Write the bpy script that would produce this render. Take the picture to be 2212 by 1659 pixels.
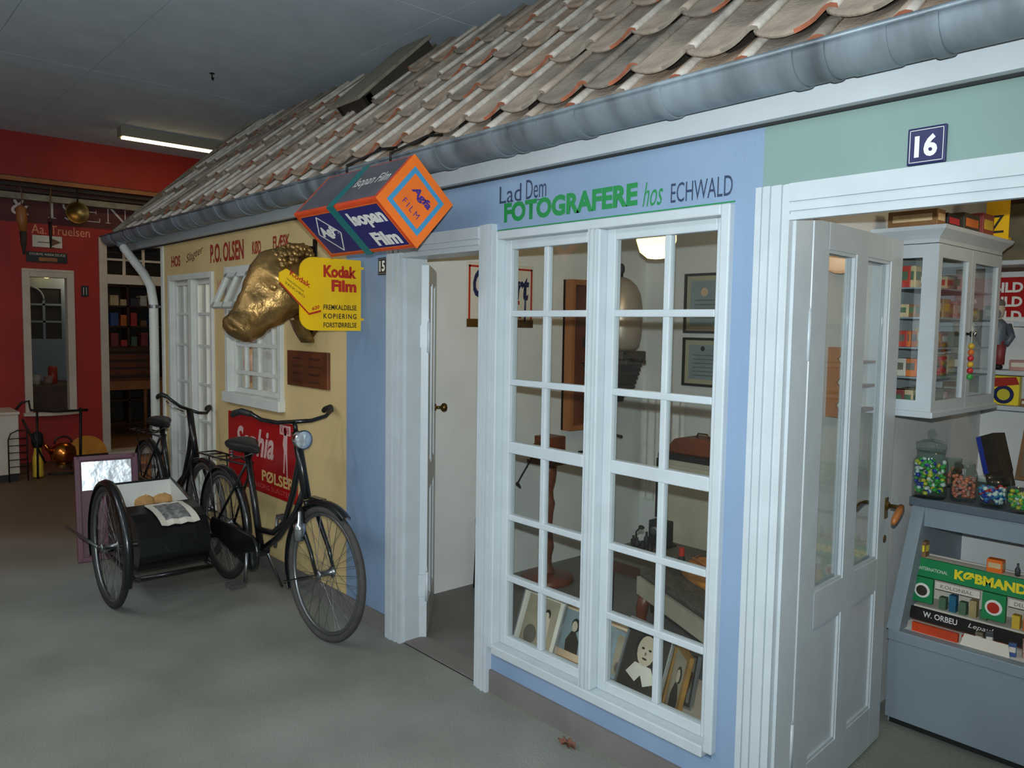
import bpy, bmesh, math, random
from mathutils import Vector, Matrix
import numpy as np
random.seed(7)
for o in list(bpy.data.objects): bpy.data.objects.remove(o)
SC = bpy.context.scene; COL = SC.collection
R = math.radians

# ---------------------------------------------------------------- camera
FPX = 1698.0; IW, IH = 2212, 1659
CAMP = Vector((0, -2.18, 1.60))
YAW, PIT, ROL = R(41.77), R(4.16), R(0.9)
FWD = Vector((-math.cos(YAW)*math.cos(PIT), math.sin(YAW)*math.cos(PIT), -math.sin(PIT)))
r0 = FWD.cross(Vector((0, 0, 1))).normalized(); u0 = r0.cross(FWD)
RGT = r0*math.cos(ROL) + u0*math.sin(ROL); UPV = -r0*math.sin(ROL) + u0*math.cos(ROL)
cd = bpy.data.cameras.new('camera'); cam = bpy.data.objects.new('camera', cd); COL.objects.link(cam)
cd.sensor_fit = 'HORIZONTAL'; cd.sensor_width = 36; cd.lens = FPX/IW*36; cd.clip_start = .02
mw = Matrix((RGT, UPV, -FWD)).transposed().to_4x4(); mw.translation = CAMP; cam.matrix_world = mw
SC.camera = cam

# ---------------------------------------------------------------- world, flash and exposure
w = bpy.data.worlds.new('world'); SC.world = w; w.use_nodes = True
bg = w.node_tree.nodes['Background']; bg.inputs[0].default_value = (.9, .95, 1, 1); bg.inputs[1].default_value = .02
SC.view_settings.view_transform = 'Standard'; SC.view_settings.look = 'None'
SC.view_settings.exposure = 0.0; SC.view_settings.gamma = 1; SC.view_settings.use_curve_mapping = False

def lamp(name, kind, loc, energy, color, **kw):
    l = bpy.data.lights.new(name, kind); l.energy = energy; l.color = color
    for k, v in kw.items(): setattr(l, k, v)
    o = bpy.data.objects.new(name, l); COL.objects.link(o); o.location = loc
    return o
# the camera's own flash, a little above the lens
fl_ = lamp('camera_flash', 'SPOT', CAMP + UPV*.085, 360, (.84, .95, 1.0), spot_size=R(124), spot_blend=1.0, shadow_soft_size=.012)
fl_.rotation_euler = (FWD + UPV*.09 - RGT*.12).to_track_quat('-Z', 'Y').to_euler()
HALLW = 13      # strength of the visible fluorescent tube

# where a pixel's sight line meets a plane of the place (used to read positions off the photograph)
def ray(u, v): return RGT*((u-IW/2)/FPX) - UPV*((v-IH/2)/FPX) + FWD
def aty(u, v, y): d = ray(u, v); return CAMP + d*((y-CAMP.y)/d.y)
def atx(u, v, x): d = ray(u, v); return CAMP + d*((x-CAMP.x)/d.x)
def atz(u, v, z): d = ray(u, v); return CAMP + d*((z-CAMP.z)/d.z)

# ---------------------------------------------------------------- materials
def lin(c): return c/12.92 if c <= .04045 else ((c+.055)/1.055)**2.4
def rgb(r, g, b): return (lin(r/255), lin(g/255), lin(b/255), 1)
MATS = {}
def mat(name, col, rough=.6, metal=0, var=0, vscale=6, bump=0, bscale=60, col2=None, spec=.5, coat=0, emit=None, estr=0, stretch=None, detail=5):
    m = bpy.data.materials.new(name); m.use_nodes = True; nt = m.node_tree; b = nt.nodes['Principled BSDF']
    b.inputs['Base Color'].default_value = rgb(*col); b.inputs['Roughness'].default_value = rough
    b.inputs['Metallic'].default_value = metal; b.inputs['Specular IOR Level'].default_value = spec
    if coat: b.inputs['Coat Weight'].default_value = coat
    if emit: b.inputs['Emission Color'].default_value = rgb(*emit); b.inputs['Emission Strength'].default_value = estr
    if var or bump:
        tc = nt.nodes.new('ShaderNodeTexCoord'); mp = nt.nodes.new('ShaderNodeMapping')
        nt.links.new(tc.outputs['Object'], mp.inputs[0])
        if stretch: mp.inputs['Scale'].default_value = stretch
        n = nt.nodes.new('ShaderNodeTexNoise'); n.inputs['Scale'].default_value = vscale; n.inputs['Detail'].default_value = detail
        nt.links.new(mp.outputs[0], n.inputs[0])
        if var:
            cr = nt.nodes.new('ShaderNodeValToRGB'); cr.color_ramp.elements[0].position = .3; cr.color_ramp.elements[1].position = .7
            c2 = col2 or tuple(max(0, x*(1-var)) for x in col)
            cr.color_ramp.elements[0].color = rgb(*c2); cr.color_ramp.elements[1].color = rgb(*col)
            nt.links.new(n.outputs[0], cr.inputs[0]); nt.links.new(cr.outputs[0], b.inputs['Base Color'])
        if bump:
            n2 = nt.nodes.new('ShaderNodeTexNoise'); n2.inputs['Scale'].default_value = bscale; n2.inputs['Detail'].default_value = 3
            nt.links.new(mp.outputs[0], n2.inputs[0])
            bp = nt.nodes.new('ShaderNodeBump'); bp.inputs['Strength'].default_value = bump; bp.inputs['Distance'].default_value = .01
            nt.links.new(n2.outputs[0], bp.inputs['Height']); nt.links.new(bp.outputs[0], b.inputs['Normal'])
    MATS[name] = m; return m
def glass(name, tint=(235, 245, 245), rough=.02, boost=1.0):
    m = bpy.data.materials.new(name); m.use_nodes = True; nt = m.node_tree; nt.nodes.clear()
    o = nt.nodes.new('ShaderNodeOutputMaterial'); t = nt.nodes.new('ShaderNodeBsdfTransparent'); g = nt.nodes.new('ShaderNodeBsdfGlossy')
    t.inputs[0].default_value = rgb(*tint); g.inputs['Roughness'].default_value = rough
    ge = nt.nodes.new('ShaderNodeNewGeometry'); dt = nt.nodes.new('ShaderNodeVectorMath'); dt.operation = 'DOT_PRODUCT'
    nt.links.new(ge.outputs['Normal'], dt.inputs[0]); nt.links.new(ge.outputs['Incoming'], dt.inputs[1])
    def mth(op, a, b_):
        n = nt.nodes.new('ShaderNodeMath'); n.operation = op
        for k, x in enumerate((a, b_)):
            if isinstance(x, (int, float)): n.inputs[k].default_value = x
            elif x is not None: nt.links.new(x, n.inputs[k])
        return n.outputs[0]
    c = mth('ABSOLUTE', dt.outputs['Value'], None); f = mth('ADD', mth('MULTIPLY', mth('POWER', mth('SUBTRACT', 1, c), 5), .96), .04)
    mx = nt.nodes.new('ShaderNodeMixShader'); nt.links.new(f, mx.inputs[0]); nt.links.new(t.outputs[0], mx.inputs[1]); nt.links.new(g.outputs[0], mx.inputs[2])
    nt.links.new(mx.outputs[0], o.inputs[0]); MATS[name] = m; return m

mat('white_paint', (190, 198, 202), .38, var=.04, vscale=9)
mat('old_white', (214, 214, 206), .5, var=.06, vscale=7)
mat('warm_white', (206, 190, 170), .55, var=.08, vscale=5)
mat('fascia_white', (196, 202, 206), .5, var=.05, vscale=4)
mat('room_white', (226, 226, 222), .7, var=.05, vscale=3, bump=.15, bscale=30)
mat('blue_wall', (132, 154, 180), .75, var=.09, vscale=2.2, bump=.12, bscale=50, col2=(120, 142, 170), stretch=(1, 1, .5))
mat('cream_wall', (216, 188, 132), .75, var=.08, vscale=2.5, bump=.12, bscale=50)
mat('green_wall', (128, 152, 146), .75, var=.07, vscale=2.2, bump=.12, bscale=50, stretch=(1, 1, .5))
mat('red_wall', (170, 34, 18), .6, var=.12, vscale=2)
mat('maroon_band', (84, 24, 22), .6, var=.1, vscale=2)
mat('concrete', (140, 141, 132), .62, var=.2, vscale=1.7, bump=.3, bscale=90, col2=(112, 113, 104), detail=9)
mat('floor_brown', (112, 84, 62), .6, var=.2, vscale=3)
mat('room_floor', (112, 110, 106), .5, var=.12, vscale=3)
mat('wood_floor', (150, 104, 62), .5, var=.2, vscale=8, stretch=(1, 8, 1))
mat('plinth_grey', (118, 112, 108), .7, var=.1, vscale=5)
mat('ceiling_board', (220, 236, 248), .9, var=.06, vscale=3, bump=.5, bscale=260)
mat('gap_dark', (40, 42, 42), .9)
mat('zinc', (146, 158, 166), .5, metal=.3, var=.45, vscale=7, bump=.15, bscale=20, stretch=(1, .3, .3))
mat('tile_grey', (180, 162, 144), .85, var=.3, vscale=7, bump=.5, bscale=60)
mat('tile_brown', (186, 160, 136), .85, var=.35, vscale=7, bump=.5, bscale=60)
mat('tile_dark', (150, 138, 124), .85, var=.3, vscale=8, bump=.5, bscale=60)
mat('tile_edge', (176, 104, 74), .85, var=.4, vscale=12)
mat('mortar', (212, 202, 190), .9, var=.2, vscale=20)
mat('old_wood_dark', (62, 54, 44), .8, var=.3, vscale=10, bump=.4)
mat('old_wood_grey', (150, 142, 124), .8, var=.25, vscale=10, bump=.4, stretch=(8, 1, 1))
mat('black_enamel', (16, 17, 19), .28, coat=.3)
mat('black_matt', (22, 22, 22), .6)
mat('candy_clear', (210, 220, 226), .08, metal=.6)
mat('rubber', (40, 39, 38), .7, var=.2, vscale=20)
mat('rubber_grey', (70, 68, 64), .75, var=.2, vscale=20)
mat('leather_black', (26, 25, 25), .45, bump=.3, bscale=120)
mat('chrome', (200, 205, 210), .18, metal=1)
mat('steel', (130, 132, 132), .35, metal=.9)
mat('brass', (140, 112, 62), .35, metal=.9, var=.3, vscale=8)
mat('iron', (52, 48, 44), .55, metal=.6, var=.3, vscale=14)
mat('gold_paint', (186, 146, 86), .38, metal=.75, var=.4, vscale=9, bump=.8, bscale=26)
mat('copper', (216, 128, 56), .2, metal=1, var=.15, vscale=6, bump=.1, bscale=20)
mat('agfa_orange', (236, 112, 30), .35, var=.08, vscale=7)
mat('agfa_red', (214, 74, 34), .35, var=.1, vscale=7)
mat('agfa_blue', (34, 34, 104), .3, var=.1, vscale=6)
mat('agfa_light', (62, 134, 176), .35)
mat('agfa_teal', (10, 112, 112), .35)
mat('agfa_ink', (60, 40, 120), .4)
mat('print_white', (226, 224, 216), .4)
mat('kodak_yellow', (240, 190, 14), .32, var=.07, vscale=6)
mat('kodak_red', (176, 40, 20), .4)
mat('print_black', (28, 26, 24), .5)
mat('sign_red', (176, 18, 22), .3, var=.1, vscale=5)
mat('sign_pink', (214, 176, 168), .4)
mat('sign_cream', (224, 186, 116), .4)
mat('sign_rose', (206, 92, 90), .4)
mat('letter_red', (168, 52, 36), .6, var=.15, vscale=12)
mat('letter_brown', (112, 76, 48), .6)
mat('letter_green', (24, 130, 66), .5)
mat('letter_dark', (44, 58, 84), .5)
mat('letter_pale', (196, 186, 182), .6)
mat('letter_orange', (226, 150, 110), .6)
mat('number_navy', (32, 38, 82), .3)
mat('plaque_wood', (112, 58, 28), .5, var=.4, vscale=6)
mat('wood_red', (122, 62, 34), .4, var=.3, vscale=5, stretch=(1, 1, .25))
mat('wood_orange', (172, 106, 54), .45, var=.2, vscale=5, stretch=(1, 1, .25))
mat('wood_dark', (78, 44, 28), .45, var=.3, vscale=5)
mat('enlarger_grey', (168, 156, 142), .35, metal=.35)
mat('enlarger_collar', (110, 102, 92), .4, metal=.6, var=.2)
mat('bellows', (56, 54, 52), .8)
mat('counter_grey', (134, 148, 158), .5, var=.05, vscale=3)
mat('counter_top', (92, 102, 112), .4, var=.08, vscale=4)
mat('toy_green', (30, 132, 76), .4)
mat('toy_yellow', (236, 212, 40), .4)
mat('paper', (214, 206, 190), .7)
mat('paper_grey', (150, 150, 146), .7, var=.5, vscale=40)
mat('photo_sepia', (170, 156, 132), .4, var=.15, vscale=9)
mat('photo_grey', (120, 112, 100), .4, var=.25, vscale=8)
mat('photo_dark', (66, 56, 46), .4, var=.3, vscale=9)
mat('photo_black', (38, 34, 30), .45)
mat('photo_face', (196, 180, 154), .45)
mat('photo_blue', (142, 160, 164), .4, var=.1, vscale=8)
mat('silver_frame', (210, 212, 214), .2, metal=.8)
mat('gold_frame', (178, 132, 66), .4, metal=.3, var=.2, vscale=20)
mat('beige_mount', (214, 184, 150), .6)
mat('upholstery', (92, 84, 72), .9, var=.45, vscale=26, stretch=(1, 5, 1))
mat('linen_beige', (176, 168, 146), .85, var=.08, vscale=8)
mat('leather_orange', (216, 140, 58), .45, var=.25, vscale=9)
mat('bread', (206, 156, 92), .75, var=.25, vscale=12, bump=.3)
mat('purple_board', (96, 50, 66), .5, var=.1, vscale=5)
mat('foil', (216, 220, 224), .3, metal=.9, bump=.6, bscale=9)
mat('curtain', (224, 222, 216), .9, var=.06, vscale=12)
mat('leaf_brown', (130, 84, 62), .8, var=.3, vscale=30)
mat('globe', (255, 236, 170), .4, emit=(255, 214, 130), estr=4.5)
mat('shade_peach', (232, 196, 164), .6, emit=(255, 190, 130), estr=.35)
mat('tube', (255, 240, 200), .4, emit=(255, 222, 160), estr=HALLW)
mat('tube_fill', (255, 244, 224), .4, emit=(240, 247, 255), estr=58)  # for the unseen tubes added as ambient fill
mat('light_body', (150, 146, 128), .5, metal=.2)
mat('fan_gold', (222, 146, 48), .4, metal=.4, var=.2)
mat('agfa_top', (104, 98, 108), .14, var=.25, vscale=5)  # glossy top face, with its grey glare put into the colour
mat('mount_olive', (176, 170, 142), .6)
mat('table_olive', (96, 90, 74), .6, var=.2)
glass('pane_glass', (251, 253, 252)); glass('jar_glass', (244, 250, 248))
PAL = [(206, 60, 48), (226, 120, 50), (222, 196, 150), (180, 160, 110), (214, 206, 190), (120, 110, 84), (60, 90, 150), (150, 60, 60),
       (90, 120, 90), (230, 190, 60), (70, 70, 76), (200, 150, 140), (40, 110, 140), (140, 100, 60)]
for i, c in enumerate(PAL): mat('packet_%d' % i, c, .5, var=.2, vscale=14)
def warm_light_far(m):  # warm light at the far end painted into the floor as brown
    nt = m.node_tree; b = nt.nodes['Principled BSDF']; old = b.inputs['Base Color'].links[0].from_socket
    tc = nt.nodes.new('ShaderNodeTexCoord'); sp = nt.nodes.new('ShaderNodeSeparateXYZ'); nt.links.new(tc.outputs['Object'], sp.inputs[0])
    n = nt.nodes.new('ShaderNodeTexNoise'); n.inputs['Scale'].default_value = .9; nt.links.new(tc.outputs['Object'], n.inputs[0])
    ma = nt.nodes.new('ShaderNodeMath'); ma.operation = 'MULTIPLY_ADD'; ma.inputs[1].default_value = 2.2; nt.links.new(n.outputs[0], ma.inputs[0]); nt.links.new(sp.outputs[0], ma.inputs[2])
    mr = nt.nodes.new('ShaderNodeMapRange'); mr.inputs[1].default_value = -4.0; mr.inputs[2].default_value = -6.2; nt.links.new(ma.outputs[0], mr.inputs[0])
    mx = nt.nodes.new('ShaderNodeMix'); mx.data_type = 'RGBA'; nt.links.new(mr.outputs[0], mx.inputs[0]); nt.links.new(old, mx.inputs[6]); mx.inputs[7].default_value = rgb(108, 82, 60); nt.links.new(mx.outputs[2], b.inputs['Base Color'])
warm_light_far(MATS['concrete'])
def M(n): return MATS[n]

# ---------------------------------------------------------------- mesh builder
class B:
    def __init__(s): s.v = []; s.f = []; s.mi = []; s.sm = []
    def add(s, vs, fs, mi=0, smooth=False):
        k = len(s.v); s.v += [tuple(v) for v in vs]; s.f += [tuple(i+k for i in f) for f in fs]
        s.mi += [mi]*len(fs); s.sm += [smooth]*len(fs); return s
    def box(s, x0, x1, y0, y1, z0, z1, mi=0):
        v = [(x0, y0, z0), (x1, y0, z0), (x1, y1, z0), (x0, y1, z0), (x0, y0, z1), (x1, y0, z1), (x1, y1, z1), (x0, y1, z1)]
        return s.add(v, [(0, 3, 2, 1), (4, 5, 6, 7), (0, 1, 5, 4), (1, 2, 6, 5), (2, 3, 7, 6), (3, 0, 4, 7)], mi)
    def bbox(s, c, d, rz=0, rx=0, ry=0, mi=0):      # centred, rotated box
        m = Matrix.Rotation(rz, 4, 'Z') @ Matrix.Rotation(ry, 4, 'Y') @ Matrix.Rotation(rx, 4, 'X'); c = Vector(c)
        b2 = B().box(-d[0]/2, d[0]/2, -d[1]/2, d[1]/2, -d[2]/2, d[2]/2)
        return s.add([c + (m @ Vector(v)) for v in b2.v], b2.f, mi)
    def tube(s, pts, r, n=8, closed=False, mi=0, cap=True):
        pts = [Vector(p) for p in pts]; N = len(pts); rr = r if isinstance(r, (list, tuple)) else [r]*N
        vs = []; up = None
        for i, p in enumerate(pts):
            a = pts[(i-1) % N] if (closed or i > 0) else p; b = pts[(i+1) % N] if (closed or i < N-1) else p
            t = (b-a).normalized()
            if up is None:
                up = t.cross(Vector((0, 0, 1)));
                if up.length < .01: up = t.cross(Vector((0, 1, 0)))
                up.normalize()
            up = (up - t*up.dot(t)).normalized(); q = t.cross(up)
            for k in range(n):
                an = 2*math.pi*k/n; vs.append(p + (up*math.cos(an) + q*math.sin(an))*rr[i])
        fs = []
        for i in range(N if closed else N-1):
            for k in range(n):
                a = i*n+k; b = i*n+(k+1) % n; c = ((i+1) % N)*n+(k+1) % n; d = ((i+1) % N)*n+k; fs.append((a, b, c, d))
        s.add(vs, fs, mi, True)
        if cap and not closed:
            k0 = len(s.v)-len(vs); s.f.append(tuple(k0+i for i in reversed(range(n)))); s.f.append(tuple(k0+(N-1)*n+i for i in range(n)))
            s.mi += [mi, mi]; s.sm += [False, False]
        return s
    def lathe(s, prof, c=(0, 0, 0), n=24, axis='Z', mi=0, smooth=True):
        vs = []; c = Vector(c)
        for r, h in prof:
            for k in range(n):
                a = 2*math.pi*k/n; x, y = r*math.cos(a), r*math.sin(a)
                vs.append(c + Vector({'Z': (x, y, h), 'X': (h, x, y), 'Y': (x, h, y)}[axis]))
        fs = [(i*n+k, i*n+(k+1) % n, (i+1)*n+(k+1) % n, (i+1)*n+k) for i in range(len(prof)-1) for k in range(n)]
        if prof[0][0] > 1e-5: fs.append(tuple(reversed(range(n))))
        if prof[-1][0] > 1e-5: fs.append(tuple((len(prof)-1)*n+k for k in range(n)))
        return s.add(vs, fs, mi, smooth and len(prof) > 3)
    def ell(s, c, rx, ry, rz, n=16, m=10, mi=0, rot=None):
        c = Vector(c); vs = []; mt = rot or Matrix.Identity(3)
        for i in range(m+1):
            p = math.pi*i/m
            for k in range(n):
                a = 2*math.pi*k/n; vs.append(c + mt @ Vector((rx*math.sin(p)*math.cos(a), ry*math.sin(p)*math.sin(a), -rz*math.cos(p))))
        return s.add(vs, [(i*n+k, i*n+(k+1) % n, (i+1)*n+(k+1) % n, (i+1)*n+k) for i in range(m) for k in range(n)], mi, True)
    def prism(s, poly, o, u, v, t, mi=0):           # polygon in plane (o,u,v), extruded by vector t
        o, u, v, t = map(Vector, (o, u, v, t)); n = len(poly); a = [o+u*p[0]+v*p[1] for p in poly]
        s.add(a+[p+t for p in a], [tuple(range(n)), tuple(range(2*n-1, n-1, -1))] + [(i, i+n, (i+1) % n+n, (i+1) % n) for i in range(n)], mi); return s
    def poly(s, pts, mi=0): return s.add(pts, [tuple(range(len(pts)))], mi)
    def loft(s, rings, mi=0, smooth=True, caps=True):
        n = len(rings[0]); k0 = len(s.v); vs = [p for r_ in rings for p in r_]
        fs = [(i*n+k, i*n+(k+1) % n, (i+1)*n+(k+1) % n, (i+1)*n+k) for i in range(len(rings)-1) for k in range(n)]
        s.add(vs, fs, mi, smooth)
        if caps: s.add(rings[0], [tuple(reversed(range(n)))], mi); s.add(rings[-1], [tuple(range(n))], mi)
        return s

ROOTM = {}
def rootm(o):
    while o.parent: o = o.parent
    return ROOTM.get(o.name)
def mesh(b, name, mats):
    me = bpy.data.meshes.new(name); me.from_pydata(b.v, [], b.f)
    for m in (mats if isinstance(mats, (list, tuple)) else [mats]): me.materials.append(M(m))
    me.polygons.foreach_set('material_index', b.mi); me.polygons.foreach_set('use_smooth', b.sm)
    bm = bmesh.new(); bm.from_mesh(me); bmesh.ops.recalc_face_normals(bm, faces=bm.faces); bm.to_mesh(me); bm.free(); return me
def obj(name, b, mats, parent=None, local=False, bevel=0, label=None, kind=None, sub=0):
    me = mesh(b, name, mats)
    o = bpy.data.objects.new(name, me); COL.objects.link(o)
    if parent is not None:
        o.parent = parent; rm = rootm(parent)
        if rm is not None and not local: me.transform(rm.inverted())
    if bevel:
        md = o.modifiers.new('bevel', 'BEVEL'); md.width = bevel; md.segments = 2; md.limit_method = 'ANGLE'
    if sub: md = o.modifiers.new('sub', 'SUBSURF'); md.levels = sub; md.render_levels = sub
    if label: o['label'] = label
    if kind: o['kind'] = kind
    return o
def thing(name, label, cat, loc=(0, 0, 0), rotz=0, group=None, rot=None):
    o = bpy.data.objects.new(name, None); COL.objects.link(o); o.empty_display_size = .1
    o.location = loc; o.rotation_euler = rot or (0, 0, rotz)
    ROOTM[o.name] = Matrix.LocRotScale(Vector(loc), o.rotation_euler, None)
    o['label'] = label; o['category'] = cat
    if group: o['group'] = group
    return o
def one(name, b, mats, label, cat, group=None, **kw):
    o = obj(name, b, mats, **kw); o['label'] = label; o['category'] = cat
    if group: o['group'] = group
    return o
def struct(name, b, mats, label=None, **kw):
    o = obj(name, b, mats, kind='structure', **kw)
    if label: o['label'] = label
    return o
def sroot(name, label):      # a piece of the setting with several parts
    o = bpy.data.objects.new(name, None); COL.objects.link(o); o['kind'] = 'structure'; o['label'] = label; ROOTM[o.name] = Matrix.Identity(4); return o
def copy_tree(o, parent=None):
    c = o.copy(); COL.objects.link(c); c.parent = parent
    for ch in list(o.children): copy_tree(ch, c)
    return c

def text(s, o, u, v, m, parent, name='lettering', bold=0, shear=0, eps=.0015, res=3, space=1.0, raw=False):
    """letters filling the box o, o+u, o+v; one flat printed mesh"""
    cu = bpy.data.curves.new('t', 'FONT'); cu.body = s; cu.resolution_u = res; cu.offset = bold; cu.shear = shear; cu.space_character = space; cu.align_x = 'LEFT'
    ob = bpy.data.objects.new('t', cu); COL.objects.link(ob)
    dg = bpy.context.evaluated_depsgraph_get(); me = bpy.data.meshes.new_from_object(ob.evaluated_get(dg))
    bpy.data.objects.remove(ob); bpy.data.curves.remove(cu)
    co = np.empty(len(me.vertices)*3, dtype=np.float32); me.vertices.foreach_get('co', co); co = co.reshape(-1, 3)
    lo = co.min(0); sz = co.max(0)-lo; o, u, v = Vector(o), Vector(u), Vector(v); nrm = u.cross(v).normalized()
    for i, vt in enumerate(me.vertices):
        a = (co[i][0]-lo[0])/sz[0]; b_ = (co[i][1]-lo[1])/sz[1]; vt.co = o + u*float(a) + v*float(b_) + nrm*eps
    me.materials.clear(); me.materials.append(M(m))
    ob = bpy.data.objects.new(name, me); COL.objects.link(ob)
    if parent is not None:
        ob.parent = parent; rm = rootm(parent)
        if rm is not None: me.transform(rm.inverted())
    return ob

# ================================================================ THE SETTING
CEIL = 3.63
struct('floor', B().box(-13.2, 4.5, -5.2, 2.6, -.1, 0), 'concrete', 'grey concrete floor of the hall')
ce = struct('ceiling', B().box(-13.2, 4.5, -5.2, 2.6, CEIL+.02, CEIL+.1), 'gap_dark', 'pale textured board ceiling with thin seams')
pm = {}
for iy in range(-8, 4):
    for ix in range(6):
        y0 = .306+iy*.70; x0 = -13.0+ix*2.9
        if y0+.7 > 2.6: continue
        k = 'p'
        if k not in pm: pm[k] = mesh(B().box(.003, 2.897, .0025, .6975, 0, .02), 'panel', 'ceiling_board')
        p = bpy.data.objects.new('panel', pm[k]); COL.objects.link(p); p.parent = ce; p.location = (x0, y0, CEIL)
struct('wall_front', B().box(-13.2, 4.5, -5.3, -5.2, 0, CEIL+.02), 'old_white', 'plain wall behind the photographer')
struct('wall_right', B().box(4.5, 4.6, -5.2, 2.6, 0, CEIL+.02), 'old_white', 'plain end wall of the hall')
# interior floors of the little shops
struct('floor_studio', B().box(-3.80, -1.40, .0, 2.5, 0, .004), 'room_floor', 'dark grey floor of the photographer shop')

def boxes(l):
    b = B()
    for q in l: b.box(*q)
    return b
T = .09   # shop front thickness
TOP = 2.42
WX0, WX1 = -6.75, -3.80
# cream front (two windows), blue front (door + window), green front (wide doorway)
w1 = (-6.60, -5.67, .22, 1.965); w2 = (-5.43, -4.555, 1.07, 1.98)
wc = struct('wall_cream', boxes([(WX0, w1[0], 0, T, 0, TOP), (w1[0], w1[1], 0, T, 0, w1[2]), (w1[0], w1[1], 0, T, w1[3], TOP), (w1[1], w2[0], 0, T, 0, TOP),
    (w2[0], w2[1], 0, T, 0, w2[2]), (w2[0], w2[1], 0, T, w2[3], TOP), (w2[1], WX1, 0, T, 0, TOP), (WX0, WX0+T, T, 2.45, 0, TOP)]), 'cream_wall', 'cream painted front of the butcher shop')
wb = struct('wall_blue', boxes([(WX1, -3.33, 0, T, 0, TOP), (-3.33, -2.57, 0, T, 2.0, TOP), (-2.57, -2.53, 0, T, 0, TOP), (-2.53, -1.42, 0, T, 0, .18), (-2.53, -1.42, 0, T, 1.99, TOP), (-1.42, -1.31, 0, T, 0, TOP)]),
    'blue_wall', 'pale blue painted front of the photographer shop')
wg = struct('wall_green', boxes([(-1.31, -1.27, 0, T, 2.0, TOP), (-1.27, .12, 0, T, 2.0, TOP), (.12, 2.4, 0, T, 0, TOP)]), 'green_wall', 'pale green painted front of the grocer shop')
struct('baseboard_cream', B().box(WX0-.004, WX1, -.012, 0, 0, .097), 'plinth_grey', 'grey plinth under the cream front')
struct('baseboard_blue', boxes([(WX1, -3.36, -.012, 0, 0, .097), (-2.55, -1.315, -.012, 0, 0, .10)]), 'plinth_grey', 'grey plinth under the blue front')
struct('trim_1', boxes([(-7.62, 2.4, -.045, .0, 2.222, 2.40)]), 'fascia_white', 'long white fascia board under the gutter')
struct('trim_2', B().box(-7.60, 2.4, -.014, -.001, 2.214, 2.222), 'gap_dark', 'dark strip painted as the shadow gap under the fascia board')  # shade under the fascia edge, built as a dark strip
struct('trim_3', B().box(-7.60, WX0-.005, -.04, 1.2, 2.375, 2.40), 'fascia_white', 'white soffit under the roof overhang')
struct('trim_4', B().box(WX0-.03, WX0+.02, -.012, .02, .0, 2.21), 'old_white', 'narrow white corner strip at the end of the cream front')

# rooms
struct('wall_studio_left', B().box(-3.80, -3.715, T, 2.45, 0, 2.4), 'room_white', 'white side wall inside the photographer shop')
struct('wall_studio_back', B().box(-3.80, -1.40, 2.45, 2.5, 0, 2.4), 'room_white', 'white back wall inside the photographer shop')
struct('wall_partition', B().box(-1.41, -1.385, T, 2.45, 0, 2.4), 'room_white', 'white partition between photographer and grocer')
struct('ceiling_shops', B().box(WX0+.09, 2.4, T, 2.5, 2.4, 2.44), 'room_white', 'ceiling over the little shops')
struct('wall_grocer_back', B().box(-1.385, 2.4, 2.27, 2.32, 0, 2.4), 'room_white', 'white back wall inside the grocer shop')
struct('wall_grocer_right', B().box(1.6, 1.65, T, 2.27, 0, 2.4), 'room_white', 'white side wall inside the grocer shop')
struct('wall_butcher_back', B().box(WX0+T, -3.80, 1.6, 1.65, 0, 2.4), 'room_white', 'white back wall inside the butcher shop')

# ---------------------------------------------------------------- casings with stepped profile
def casing_v(b, x0, x1, z0, z1, flip=False):      # vertical casing with mouldings, front face towards -y
    w = x1-x0
    st = [(0, .18, .03), (.18, .26, .022), (.26, .44, .032), (.44, .52, .022), (.52, .76, .028), (.76, .84, .018), (.84, 1, .024)]
    for a, c, d in st:
        if flip: a, c = 1-c, 1-a
        b.box(x0+a*w, x0+c*w, -d, .0, z0, z1)
def casing_h(b, x0, x1, z0, z1):
    h = z1-z0
    for a, c, d in [(0, .16, .024), (.16, .24, .016), (.24, .42, .028), (.42, .5, .02), (.5, 1, .032)]: b.box(x0, x1, -d, 0, z0+a*h, z0+c*h)
# photographer's door
d15 = sroot('door_1', 'white door frame of the photographer shop')
b = B(); casing_v(b, -3.36, -3.235, 0, 2.025); b.box(-3.25, -3.22, 0, .12, 0, 1.925); obj('jamb', b, 'white_paint', d15)
b = B(); casing_v(b, -2.64, -2.55, 0, 2.03, True); b.box(-2.655, -2.63, 0, .12, 0, 1.925); obj('jamb', b, 'white_paint', d15)
b = B(); casing_h(b, -3.235, -2.64, 1.925, 2.025); b.box(-3.235, -2.64, 0, .12, 1.925, 1.99); obj('lintel', b, 'white_paint', d15)
obj('threshold', B().box(-3.22, -2.65, 0, .12, 0, .012), 'plinth_grey', d15)

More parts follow.
